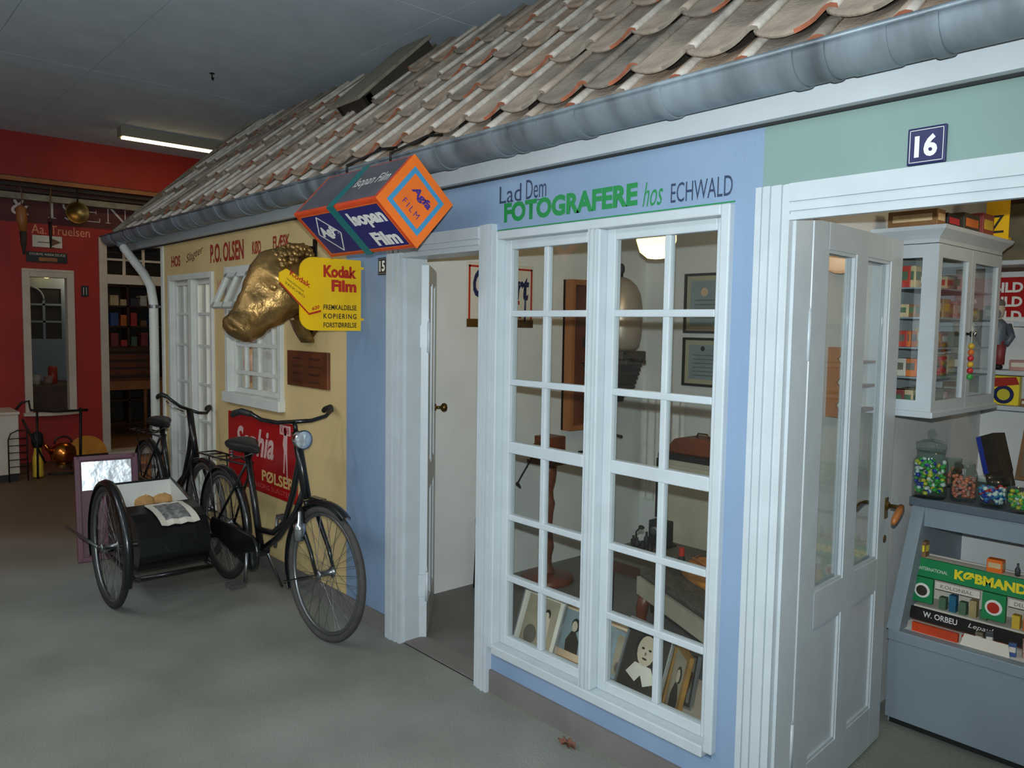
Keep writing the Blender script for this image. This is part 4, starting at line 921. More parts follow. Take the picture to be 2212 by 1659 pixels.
    for s in (-.06, .06): O('spring', B().tube([sc_+Vector((-.10+.012*math.cos(k*.9), s+.012*math.sin(k*.9), -.075+.0022*k)) for k in range(28)], .003, 5), 'steel', sd)
    O('saddle_rail', B().tube([sc_+Vector((-.1, -.06, -.08)), sc_+Vector((0, -.02, -.055)), sc_+Vector((.1, 0, -.02))], .004, 6).tube([sc_+Vector((-.1, .06, -.08)), sc_+Vector((0, .02, -.055)), sc_+Vector((.1, 0, -.02))], .004, 6), 'steel', sd)
    # drive
    cc = []
    for k in range(13): a_ = R(-90+k*15); cc.append((BBp.x+.105*math.cos(a_), BBp.z+.105*math.sin(a_)))
    for k in range(9): a_ = R(90+k*22.5); cc.append((rx+.055*math.cos(a_), WR+.055*math.sin(a_)))
    O('chain_case', B().prism(cc, (0, -.075, 0), (1, 0, 0), (0, 0, 1), (0, .022, 0)), 'black_enamel', bevel=.008)
    for s, a_ in ((-1, -88), (1, 92)):
        p = BBp+Vector((.17*math.cos(R(a_)), s*.10, .17*math.sin(R(a_))))
        c_ = O('crank', B().tube([BBp+Vector((0, s*.085, 0)), p], .010, 8), 'steel')
        pd = B(); pd.bbox(p+Vector((.03, s*.055, 0)), (.028, .085, .022)); pd.bbox(p+Vector((-.03, s*.055, 0)), (.028, .085, .022)); pd.tube([p, p+Vector((0, s*.1, 0))], .006, 6)
        O('pedal', pd, 'rubber_grey')
    rk = B(); zr = WR*2+.075
    for s in (-.055, .055): rk.tube([(rx-.30, s, zr), (rx+.12, s, zr+.01), ST+Vector((.0, s*.3, -.03))], .006, 6); rk.tube([(rx-.1, s, zr), (rx, s, WR)], .005, 6)
    for k in range(4): rk.tube([(rx-.29+k*.12, -.055, zr), (rx-.29+k*.12, .055, zr)], .005, 6)
    O('luggage_rack', rk, 'black_enamel')
    O('kick_stand', B().tube([BBp+Vector((-.03, .05, -.03)), Vector((-.22, .18, .012))], .008, 6), 'steel')
    return t
bk = make_bike('black lady bicycle with chrome headlamp and a black sidecar box', (-4.16, -.285, 0), (0, 0, 0), True, 4)
bk2 = make_bike('dark older bicycle without headlamp leaning on the cream front behind the sidecar', (-5.93, -.205, .0), (0, 0, 0), False, 0)
bk2.scale = (.95, .95, .95)
# sidecar
SY, SX = -.975, -4.70
def OW(n, b, m, par=bk, **k): return obj(n, b, m, par, **k)
L0 = Vector((-4.16, -.285, 0))
wheel(bk, 'sidecar_wheel', Vector((SX, SY, WR))-L0)
gd = guard((SX, SY, WR), WR+.022, -25, 200); OW('sidecar_mudguard', gd, 'black_enamel')
OW('sidecar_axle', B().tube([(SX, -.27, .30), (SX, SY-.06, WR)], .014, 8).tube([(-5.06, -.30, .20), (-5.06, -.80, .20)], .012, 8), 'black_enamel')
OW('sidecar_rod', B().tube([(SX+.02, SY-.03, WR-.02), (-5.42, SY-.06, .32)], .009, 8), 'steel')
OW('chassis_tube', B().tube([(SX+.12, -.86, .16), (SX+.05, -.86, .14), (-5.25, -.86, .17)], .012, 8).tube([(SX+.05, -.42, .14), (-5.25, -.42, .17)], .012, 8).tube([(SX+.05, -.86, .14), (SX+.05, -.42, .14)], .012, 8).tube([(-5.25, -.86, .17), (-5.25, -.42, .17)], .012, 8), 'black_enamel')
# box: profile in x-z, open at the top, curved front
prof_o = [(-5.33, .575), (-5.28, .20), (-5.22, .15), (-4.80, .13), (-4.70, .17), (-4.655, .26), (-4.66, .36), (-4.72, .44), (-4.80, .475), (-4.93, .50)]
by0, by1 = -.83, -.43
sb = B(); sb.prism(prof_o, (0, by0, 0), (1, 0, 0), (0, 0, 1), (0, .012, 0)); sb.prism(prof_o, (0, by1-.012, 0), (1, 0, 0), (0, 0, 1), (0, .012, 0))
for k in range(len(prof_o)-1):
    a_, c_ = Vector((prof_o[k][0], 0, prof_o[k][1])), Vector((prof_o[k+1][0], 0, prof_o[k+1][1])); d = (c_-a_); n = Vector((d.z, 0, -d.x)).normalized()*.008
    sb.prism([(0, 0), (1, 0), (1, 1), (0, 1)], (a_.x, by0+.012, a_.z), d, (0, by1-by0-.024, 0), -n)
OW('sidecar_box', sb, 'black_enamel')
li = B(); pi = [(-5.312, .565), (-5.262, .215), (-5.21, .165), (-4.80, .15), (-4.74, .19), (-4.75, .42)]
for y in (by0+.0135, by1-.0165): li.prism([(-5.318, .57), (-5.262, .22), (-5.0, .20), (-4.95, .48)], (0, y, 0), (1, 0, 0), (0, 0, 1), (0, .003, 0))
li.prism([(0, 0), (1, 0), (1, 1), (0, 1)], (-5.312, by0+.017, .565), (.055, 0, -.36), (0, by1-by0-.034, 0), (.006, 0, .001)); li.box(-5.26, -4.76, by0+.017, by1-.017, .395, .40)
OW('box_lining', li, 'old_white')
for k, (u_, v_, r_) in enumerate(((311, 1096, .070), (347, 1090, .082))):
    q_ = atz(u_, v_, .40); x, y = q_.x, q_.y
    one('bread_roll', B().lathe([(.001, -.0), (r_*.8, .002), (r_, .03), (r_*.85, .06), (r_*.45, .078), (.001, .082)], (x, y, .401), 18).tube([(x-r_*.5, y-.02, .476), (x, y, .484), (x+r_*.5, y+.02, .476)], .006, 6), 'bread', ['smaller round bread roll in the sidecar box', 'larger round bread roll in the sidecar box'][k], 'bread', 'bread in the sidecar box')
nb = B(); rows_ = []
for i in range(9):
    f_ = i/8; x = -4.90+.22*f_; z = np.interp(x, [-4.95, -4.80, -4.72, -4.67], [.505, .478, .445, .405]); rows_.append([Vector((x, by0+.10+.22*j/6+.03*f_, z+.008+.004*math.sin(3*j+2*f_))) for j in range(7)])
vsn = [p for r_ in rows_ for p in r_]; nb.add(vsn+[v+Vector((0, 0, -.004)) for v in vsn], [(i*7+j, i*7+j+1, (i+1)*7+j+1, (i+1)*7+j) for i in range(8) for j in range(6)]+[(63+i*7+j, 63+(i+1)*7+j, 63+(i+1)*7+j+1, 63+i*7+j+1) for i in range(8) for j in range(6)])
t = thing('newspaper', 'folded newspaper draped over the front of the sidecar box', 'newspaper', (-4.8, -.65, .5)); obj('sheet', nb, 'paper', t)
nb2 = B(); q_ = [[p+Vector((0, 0, .002)) for p in r_[1:6]] for r_ in rows_[1:8]]; fl2 = [p for r_ in q_ for p in r_]; nb2.add(fl2, [(i*5+j, i*5+j+1, (i+1)*5+j+1, (i+1)*5+j) for i in range(6) for j in range(4)]); obj('printed_picture', nb2, 'paper_grey', t)

# purple framed notice stand
t = thing('notice_stand', 'purple framed notice stand with a glossy reflecting sheet behind the sidecar', 'notice board', (-5.7, -.72, 0))
ax_, ay0, ay1 = -5.66, -.18, .18
mt_ = Matrix.Translation((ax_, -.725, 0)) @ Matrix.Rotation(R(-8), 4, 'Z') @ Matrix.Rotation(R(-10), 4, 'Y')
def tl(b): b.v = [tuple(mt_ @ Vector(v)) for v in b.v]; return b
obj('board', tl(B().box(-.012, 0, ay0, ay1, .015, .69)), 'purple_board', t, bevel=.004)
fb_ = B()
for a in ((ay0-.012, ay0+.022, .0, .70), (ay1-.022, ay1+.012, .0, .70), (ay0, ay1, .67, .70), (ay0, ay1, .0, .03)): fb_.box(-.016, .014, *a)
obj('frame', tl(fb_), 'purple_board', t, bevel=.003)
obj('glossy_sheet', tl(B().box(.0, .004, ay0+.03, ay1-.03, .47, .66)), 'foil', t)
obj('prop', B().tube([(ax_-.16, -.70, .62), (ax_-.36, -.67, .01)], .012, 6), 'purple_board', t)
# wooden box behind the rear bicycle wheel, fallen leaf, cable
t = thing('orange_crate', 'orange-brown wooden crate on the floor behind the rear bicycle', 'crate', atz(318, 1075, 0))
q_ = atz(318, 1080, 0); q_ = Vector((-7.35, .02, 0))
for k in range(4): obj('board', B().box(q_.x, q_.x+.28, q_.y+.085*k-.16, q_.y+.085*k-.082, 0, .40), 'wood_orange', t, bevel=.003)
obj('batten', boxes([(q_.x+.28, q_.x+.3, q_.y-.17, q_.y+.18, .02, .06), (q_.x+.28, q_.x+.3, q_.y-.17, q_.y+.18, .34, .38)]), 'wood_red', t)
lf = atz(1226, 1612, 0); lb = B(); n = 14; pts = []
for k in range(n):
    a_ = 2*math.pi*k/n; r_ = .034*(1+.35*math.cos(3*a_)*(.5+.5*math.sin(a_*2))); pts.append((r_*math.cos(a_), r_*.62*math.sin(a_)))
top_ = [Vector((lf.x+p[0], lf.y+p[1], .006+.022*abs(math.sin(k*1.3)))) for k, p in enumerate(pts)]; c0_ = Vector((lf.x, lf.y, .012))
lb.add([c0_]+top_, [(0, k+1, (k+1) % n+1) for k in range(n)]); lb.add([c0_-Vector((0, 0, .004))]+[v-Vector((0, 0, .004)) for v in top_], [(0, (k+1) % n+1, k+1) for k in range(n)])
lb.tube([lf+Vector((-.03, 0, .01)), lf+Vector((-.06, .01, .004))], .002, 5)
one('dry_leaf', lb, 'leaf_brown', 'crumpled brown dry leaf on the concrete floor', 'leaf')
cp = [atz(u, v, .006) for u, v in ((905, 1372), (930, 1385), (960, 1403), (985, 1416), (1008, 1428), (1034, 1443))]
one('floor_cable', B().tube(cp, .0045, 6), 'old_white', 'thin white cable lying across the photographer threshold', 'cable')
CNAME = ['red', 'orange', 'beige', 'olive tan', 'cream', 'dark olive', 'blue', 'dark red', 'green', 'yellow', 'black', 'pink', 'teal', 'brown']
ORD = ['first', 'second', 'third', 'fourth', 'fifth', 'sixth', 'seventh', 'eighth', 'ninth', 'tenth', 'eleventh', 'twelfth', 'thirteenth']

# ================================================================ BUTCHER INTERIOR (seen through the panes)
def curtain(name, label, x0, x1, y, z0, z1, m='curtain', amp=.018, waves=7, group=None, parts=True):
    n = 48; top = [(x0+(x1-x0)*k/n, y+amp*math.sin(2*math.pi*waves*k/n)) for k in range(n+1)]
    b = B(); vs = [(a, c, z) for z in (z0, z1) for a, c in top]+[(a, c+.004, z) for z in (z0, z1) for a, c in top]; m_ = n+1
    b.add(vs, [(k, k+1, m_+k+1, m_+k) for k in range(n)]+[(2*m_+k+1, 2*m_+k, 3*m_+k, 3*m_+k+1) for k in range(n)], 0, True)
    t = thing(name, label, 'curtain', ((x0+x1)/2, y, z1), group=group); obj('cloth', b, m, t); obj('rod', B().tube([(x0-.03, y, z1+.01), (x1+.03, y, z1+.01)], .007, 8), 'steel', t); return t
curtain('net_curtain', 'pale net curtain behind the tall butcher window', -6.60, -5.98, .17, .25, 1.95, waves=9)
curtain('net_curtain', 'short pale curtain behind the vented butcher window', -5.42, -5.05, .17, 1.1, 1.95, waves=5)
rail = thing('sausage_rail', 'steel rail inside the butcher window', 'rail', (-5.2, .32, 1.9)); obj('bar', B().tube([(-6.6, .34, 1.92), (-4.3, .34, 1.92)], .008, 8), 'steel', rail)
for s_ in (-6.5, -4.4): obj('hanger', B().tube([(s_, .34, 1.92), (s_, .34, 2.4)], .006, 6), 'steel', rail)
for k, x in enumerate((-5.93, -5.84, -5.76, -4.95, -4.84, -4.70, -4.62)):
    b = B(); L = .22+.1*(k % 3)
    for j in range(4): b.tube([(x+.01*math.sin(j), .34, 1.89-j*L*.8-.02), (x+.012, .335, 1.89-j*L*.8-L*.35), (x, .34, 1.89-(j+.92)*L*.8)], [.008, .022, .008], 8)
    one('sausage_string', b, 'sign_pink' if k % 2 else 'sign_rose', '%s string of pink sausages from the left behind the butcher windows' % ORD[k], 'sausages', 'sausages in the butcher window')
lamp('butcher_light', 'POINT', (-5.3, .95, 2.2), 16, (1, .86, .72), shadow_soft_size=.08)
t = thing('butcher_lamp', 'ceiling bowl lamp inside the butcher shop', 'lamp', (-5.3, .95, 2.4)); obj('bowl', B().lathe([(.001, -.10), (.07, -.085), (.1, -.03), (.1, 0)], (-5.3, .95, 2.4), 18), 'globe', t); obj('rim', B().lathe([(.1, -.01), (.108, -.005), (.1, 0)], (-5.3, .95, 2.4), 18), 'brass', t)

# ================================================================ PHOTOGRAPHER'S STUDIO
lg = aty(1418, 512, 1.15)
t = thing('globe_lamp', 'glowing round glass ceiling lamp in the photographer shop', 'lamp', (lg.x, lg.y, 2.4))
obj('globe', B().lathe([(.001, -.115), (.045, -.11), (.085, -.078), (.104, -.02), (.102, .03), (.07, .08), (.05, .085)], lg, 24), 'globe', t)
obj('holder', B().lathe([(.055, .08), (.06, .10), (.03, .13), (.012, .14), (.012, .30), (.05, .30), (.05, 2.4-lg.z)], lg, 18), 'brass', t)
lamp('studio_light', 'POINT', lg+Vector((0, 0, -.14)), 3.0, (1, .74, .42), shadow_soft_size=.09)
XL = -3.715
# Gevaert film sign on the side wall
t = thing('enamel_film_sign', 'white enamel film sign with blue script and red border on the studio wall', 'sign', (XL, 1.03, 1.59))
gy0, gy1, gz0, gz1 = .757, 1.302, 1.595, 1.985
obj('plate', B().box(XL, XL+.01, gy0, gy1, gz0, gz1), 'paper', t, bevel=.003)
b = B()
for a in ((gy0+.012, gy1-.012, gz1-.03, gz1-.018), (gy0+.012, gy0+.026, gz0+.05, gz1-.018), (gy1-.026, gy1-.012, gz0+.05, gz1-.018)): b.box(XL+.01, XL+.0108, *a)
obj('border', b, 'kodak_red', t); obj('foot_band', B().box(XL+.01, XL+.0106, gy0, gy1, gz0, gz0+.05), 'brass', t)
text('Gevaert', (XL+.01, gy0+.045, 1.775), (0, .46, -.01), (0, 0, .175), 'number_navy', t, bold=.03, shear=.2)
obj('flourish', B().tube([(XL+.0105, gy0+.17+.0*k, 1.83-.022*k) if k < 8 else (XL+.0105, gy0+.17-.015*(k-7), 1.67) for k in range(10)], .008, 5).tube([(XL+.0105, gy1-.07, 1.88), (XL+.0105, gy1-.075, 1.63)], .007, 5), 'number_navy', t)
text('FILM', (XL+.01, gy0+.24, 1.655), (0, .20, 0), (0, 0, .05), 'kodak_red', t, bold=.04); obj('bar', B().box(XL+.01, XL+.0106, gy0+.32, gy1-.12, 1.74, 1.765), 'kodak_red', t)
# tall wooden case on the side wall
t = thing('wall_case', 'tall narrow wooden case hanging on the studio side wall', 'wall case', (XL, 1.78, .91))
obj('back_panel', B().box(XL, XL+.02, 1.585, 1.96, .91, 1.92), 'wood_red', t)
for y in (1.585, 1.925): obj('side', B().box(XL, XL+.085, y, y+.035, .91, 1.92), 'wood_orange', t, bevel=.003)
for z in (.91, 1.885): obj('rail', B().box(XL, XL+.085, 1.62, 1.925, z, z+.035), 'wood_orange', t)
obj('hook', B().tube([(XL+.02, 1.75, 1.36), (XL+.05, 1.75, 1.36), (XL+.05, 1.75, 1.33)], .005, 6), 'iron', t)
# enlarger on a wall column
ex, ey = -3.40, 1.80
t = thing('photo_enlarger', 'large silver bulb-shaped photo enlarger with black bellows', 'enlarger', (ex, ey, 1.2))
obj('column', B().tube([(-3.66, ey+.02, .70), (-3.66, ey+.02, 1.55)], .028, 12), 'steel', t)
for z in (.72, 1.5): obj('wall_mount', B().box(XL, -3.64, ey-.04, ey+.08, z-.03, z+.03), 'iron', t)
obj('lamp_house', B().lathe([(.10, 1.455), (.128, 1.48), (.142, 1.55), (.147, 1.64), (.145, 1.74), (.132, 1.82), (.105, 1.88), (.06, 1.92), (.025, 1.935)], (ex, ey, 0), 28), 'enlarger_grey', t)
obj('top_knob', B().lathe([(.014, 1.935), (.014, 1.965), (.022, 1.97), (.024, 2.0), (.015, 2.02), (.001, 2.025)], (ex, ey, 0), 14), 'black_matt', t)
obj('condenser_stage', boxes([(ex-.13, ex+.13, ey-.12, ey+.12, 1.40, 1.455), (ex-.10, ex+.15, ey-.10, ey+.10, 1.37, 1.40)]), 'enlarger_collar', t, bevel=.008)
obj('stage_handle', B().tube([(ex+.12, ey-.05, 1.40), (ex+.25, ey-.07, 1.40)], .011, 8).tube([(ex+.10, ey-.09, 1.44), (ex+.17, ey-.12, 1.45)], .01, 8), 'black_matt', t)
bp_ = []
for k in range(13): z = 1.37-k*.014; w_ = (.105-.003*k)+(.008 if k % 2 else 0); bp_.append([(ex-w_, ey-w_, z), (ex+w_, ey-w_, z), (ex+w_, ey+w_, z), (ex-w_, ey+w_, z)])
obj('bellows', B().loft(bp_, smooth=False), 'bellows', t)
obj('lens', B().lathe([(.06, 1.2), (.06, 1.16), (.04, 1.15), (.035, 1.12), (.001, 1.12)], (ex, ey, 0), 18), 'black_matt', t)
obj('arm', B().bbox((ex-.13, ey+.02, 1.42), (.2, .05, .07)), 'iron', t)
cr = aty(1325, 925, 1.8)
obj('crank', B().tube([(-3.64, ey, cr.z+.0), (cr.x, ey, cr.z+.05), (cr.x, ey, cr.z-.04), (cr.x+.09, ey-.02, cr.z-.045)], .010, 8), 'iron', t)
# framed diplomas on the back wall
def wall_frame(name, label, x0, x1, z0, z1, y=2.45):
    t = thing(name, label, 'picture', ((x0+x1)/2, y, z0)); f = .018; b = B()
    for a in ((x0, x0+f, z0, z1), (x1-f, x1, z0, z1), (x0+f, x1-f, z0, z0+f), (x0+f, x1-f, z1-f, z1)): b.box(a[0], a[1], y-.022, y, a[2], a[3])
    obj('frame', b, 'black_matt', t); obj('mount', B().box(x0+f, x1-f, y-.01, y-.002, z0+f, z1-f), 'mount_olive', t)
    c = obj('certificate', B().box(x0+.05, x1-.05, y-.012, y-.01, z0+.05, z1-.05), 'photo_blue', t); return t, c
t, c = wall_frame('framed_diploma', 'upper black-framed diploma on the studio back wall', -3.355, -3.02, 1.575, 1.99)
obj('seal', B().lathe([(.001, -.002), (.03, 0)], (-3.19, 2.436, 1.86), 12, 'Y'), 'beige_mount', t); obj('text_line', boxes([(-3.27, -3.10, 2.4365, 2.438, 1.80-.03*k, 1.807-.03*k) for k in range(5)]), 'photo_grey', t)
t, c = wall_frame('framed_diploma', 'lower black-framed diploma on the studio back wall', -3.355, -3.02, 1.205, 1.545)
obj('seal', B().lathe([(.001, -.002), (.018, 0)], (-3.19, 2.436, 1.47), 12, 'Y'), 'print_black', t); obj('text_line', boxes([(-3.27, -3.10, 2.4365, 2.438, 1.42-.028*k, 1.426-.028*k) for k in range(6)]), 'photo_grey', t)
# backdrop cloth low on the back wall
curtain('backdrop_cloth', 'white backdrop cloth hanging at the back of the studio', -3.66, -3.30, 2.40, .35, 1.13, waves=5, amp=.012)
# turned wooden studio stand
sx_, sy_ = -3.48, 1.25
t = thing('studio_stand', 'turned wooden stand on a round base in the studio', 'stand', (sx_, sy_, 0))
obj('base', B().lathe([(.165, 0), (.17, .01), (.165, .035), (.15, .04), (.05, .05)], (sx_, sy_, 0), 30), 'wood_red', t)
obj('column', B().lathe([(.045, .05), (.05, .07), (.03, .10), (.028, .16), (.042, .22), (.036, .26), (.028, .36), (.034, .44), (.044, .50), (.034, .53), (.030, .58), (.045, .64), (.05, .70), (.05, .75)], (sx_, sy_, 0), 20), 'wood_red', t)
obj('top_plate', B().box(sx_-.10, sx_+.10, sy_-.10, sy_+.10, .75, .775), 'wood_dark', t, bevel=.005)
t2 = thing('wooden_camera', 'reddish wooden box camera on the turned stand', 'camera', (sx_, sy_, .775))
obj('body', B().box(sx_-.065, sx_+.075, sy_-.07, sy_+.07, .80, .925), 'wood_red', t2, bevel=.005); obj('base', B().box(sx_-.08, sx_+.08, sy_-.09, sy_+.08, .775, .80), 'wood_dark', t2)
obj('lens', B().lathe([(.03, 0), (.03, -.05), (.022, -.055), (.001, -.05)], (sx_, sy_-.07, .86), 14, 'Y'), 'brass', t2)
obj('release_cable', B().tube([(sx_-.06, sy_-.08, .80), (sx_-.10, sy_-.15, .66), (sx_-.05, sy_-.22, .64)], .005, 6).tube([(sx_-.05, sy_-.22, .64), (sx_+.02, sy_-.26, .635)], [.012, .006], 8), 'black_matt', t2)
# folded black tripod against the side wall
t = thing('folded_tripod', 'folded black tripod standing against the studio side wall', 'tripod', (-3.645, .83, 0))
for k, d in enumerate((-.02, 0, .02)): obj('leg', B().tube([(-3.645+.012*(k-1), .83+d*1.5, 0), (-3.66, .83+d*.4, .40)], .007, 6), 'black_matt', t)
obj('head', B().lathe([(.018, .39), (.02, .42), (.012, .44), (.012, .46), (.001, .465)], (-3.66, .83, 0), 10), 'black_matt', t); obj('pan_handle', B().tube([(-3.66, .83, .43), (-3.62, .86, .36)], .006, 6), 'black_matt', t)
# grey cabinet with black top and domed wooden case
gx0, gx1, gy_ = -2.83, -2.15, 1.50
t = thing('studio_cabinet', 'grey cabinet with black top in the middle of the studio', 'cabinet', (-2.5, 1.7, 0))
obj('body', B().box(gx0+.02, gx1, gy_+.02, 1.95, 0, .85), 'linen_beige', t); obj('top', B().box(gx0, gx1+.02, gy_, 1.97, .85, .88), 'black_matt', t, bevel=.004)
for x in (gx0+.04, (gx0+gx1)/2+.01): obj('door', B().box(x, x+(gx1-gx0)/2-.03, gy_+.008, gy_+.02, .08, .82), 'linen_beige', t, bevel=.004)
obj('post', B().box(gx0, gx0+.03, gy_-.01, gy_+.02, .50, .85), 'black_matt', t)
t = thing('domed_case', 'brown domed wooden case on the black-topped cabinet', 'case', (-2.6, 1.66, .88))
dm = [(0, 0), (.34, 0), (.34, .05), (.31, .085), (.25, .10), (.09, .10), (.03, .085), (0, .05)]
obj('lid', B().prism(dm, (-2.79, 1.55, .88), (1, 0, 0), (0, 0, 1), (0, .18, 0)), 'wood_red', t, bevel=.012); obj('handle', B().tube([(-2.66, 1.64, .98), (-2.65, 1.64, 1.0), (-2.59, 1.64, 1.0), (-2.58, 1.64, .98)], .006, 6), 'brass', t)
# low table with small cameras and bottles
t = thing('low_table', 'low dark wooden table in the studio with cameras on it', 'table', (-2.5, 1.1, 0))
obj('tabletop', B().box(-2.72, -2.33, .90, 1.36, .395, .42), 'table_olive', t); obj('apron', boxes([(-2.70, -2.36, .915, .935, .33, .395), (-2.70, -2.36, 1.32, 1.34, .33, .395)]), 'wood_dark', t)
for x in (-2.69, -2.37):
    for y in (.94, 1.32): obj('leg', B().tube([(x, y, 0), (x, y, .395)], [.018, .026], 8), 'wood_dark', t)
def onT(u, v): q = aty(u, v, 1.0); return q
q = atz(1358, 1160, .42); q.x = max(q.x, -2.60); q.y = min(q.y, 1.28)
t = thing('black_box_camera', 'black box camera on the low studio table', 'camera', (q.x, q.y, .42)); obj('body', B().box(q.x-.055, q.x+.055, q.y-.04, q.y+.04, .42, .56), 'black_matt', t, bevel=.006)
obj('lens', B().lathe([(.025, 0), (.025, -.02), (.015, -.024), (.001, -.018)], (q.x, q.y-.04, .51), 14, 'Y'), 'steel', t); obj('base_board', B().box(q.x-.09, q.x+.07, q.y-.06, q.y+.05, .42, .432), 'black_matt', t)
q = atz(1322, 1165, .42); q.x = max(q.x, -2.68)
t = thing('viewfinder_gadget', 'small spindly black photo gadget on the low table', 'gadget', (q.x, q.y, .42)); obj('foot', B().lathe([(.03, 0), (.03, .01), (.006, .02)], (q.x, q.y, .42), 12), 'iron', t)
obj('stem', B().tube([(q.x, q.y, .43), (q.x, q.y, .50), (q.x+.03, q.y, .53)], .005, 6), 'iron', t); obj('head', B().ell((q.x+.035, q.y, .53), .02, .012, .012, 10, 6), 'iron', t)
for k, (u, v, h, m_) in enumerate(((1376, 1185, .06, 'black_matt'), (1388, 1188, .05, 'iron'), (1396, 1182, .085, 'black_matt'), (1404, 1195, .05, 'iron'), (1368, 1178, .055, 'iron'))):
    q = atz(u, v, .42); q.x = max(min(q.x, -2.36), -2.70)
    one('chemical_bottle', B().lathe([(.014, 0), (.015, h*.6), (.007, h*.75), (.007, h), (.001, h)], (q.x, max(q.y, .93), .42), 10), m_, '%s tiny dark bottle from the left on the low studio table' % ORD[[1, 2, 3, 4, 0][k]], 'bottle', 'bottles on the low studio table')
# upholstered bench with cabriole legs and an orange leather bag
br = R(-25); bo = aty(1376, 1240, .78)
t = thing('upholstered_bench', 'beige-railed upholstered bench with curved wooden legs behind the studio window', 'bench', (bo.x, bo.y, 0), br)
BL, BD, zr = .80, .42, .40
def O(n, b, m, par=t, **k): return obj(n, b, m, par, local=True, **k)
O('rail', boxes([(0, BL, 0, .02, zr-.085, zr), (0, BL, BD-.02, BD, zr-.085, zr), (0, .02, .02, BD-.02, zr-.085, zr), (BL-.02, BL, .02, BD-.02, zr-.085, zr)]), 'linen_beige')
O('cushion', B().box(.005, BL-.005, .005, BD-.005, zr, zr+.045), 'upholstery', bevel=.018)
for x in (.035, BL-.035):
    for y in (.035, BD-.035):
        s_ = -1 if x < .4 else 1
        O('leg', B().tube([(x, y, zr-.08), (x+s_*.02, y-.01, zr-.15), (x+s_*.022, y-.012, zr-.2), (x, y, .12), (x-s_*.005, y, .05), (x+s_*.025, y-.01, .005)], [.03, .032, .026, .018, .014, .018], 10), 'wood_red')
b = B(); q = Matrix.Translation((bo.x, bo.y, 0)) @ Matrix.Rotation(br, 4, 'Z')
rg = []
for f_, sx1, sy1 in ((0, .19, .13), (.3, .20, .14), (.7, .17, .12), (1, .10, .06)):
    rg.append([q @ Vector((.30+sx1*math.copysign(abs(math.cos(2*math.pi*k/20))**.6, math.cos(2*math.pi*k/20)), .27+sy1*math.copysign(abs(math.sin(2*math.pi*k/20))**.6, math.sin(2*math.pi*k/20)), zr+.047+.075*f_+.01*math.sin(3*k)*f_)) for k in range(20)])
t = thing('leather_bag', 'soft orange leather bag lying on the upholstered bench', 'bag', q @ Vector((.30, .27, zr+.045)))
obj('body', B().loft(rg), 'leather_orange', t); obj('flap', B().prism([(0, 0), (.22, 0), (.19, .10), (.03, .10)], q @ Vector((.19, .19, zr+.128)), (q.to_3x3() @ Vector((1, 0, 0))), (q.to_3x3() @ Vector((0, 1, .03))), (0, 0, .008)), 'leather_orange', t)
obj('strap', B().tube([q @ Vector(p) for p in ((.13, .27, zr+.12), (.23, .18, zr+.14), (.38, .18, zr+.138), (.47, .27, zr+.12))], .008, 6), 'wood_orange', t)
q2 = q @ Vector((.07, .2, 0))
t = thing('ink_bottle', 'small dark bottle with a red cap on the bench', 'bottle', (q2.x, q2.y, zr+.045))
obj('body', B().lathe([(.016, 0), (.018, .05), (.012, .06)], (q2.x, q2.y, zr+.047), 12), 'black_matt', t); obj('cap', B().lathe([(.014, .06), (.014, .10), (.001, .102)], (q2.x, q2.y, zr+.047), 12), 'kodak_red', t)

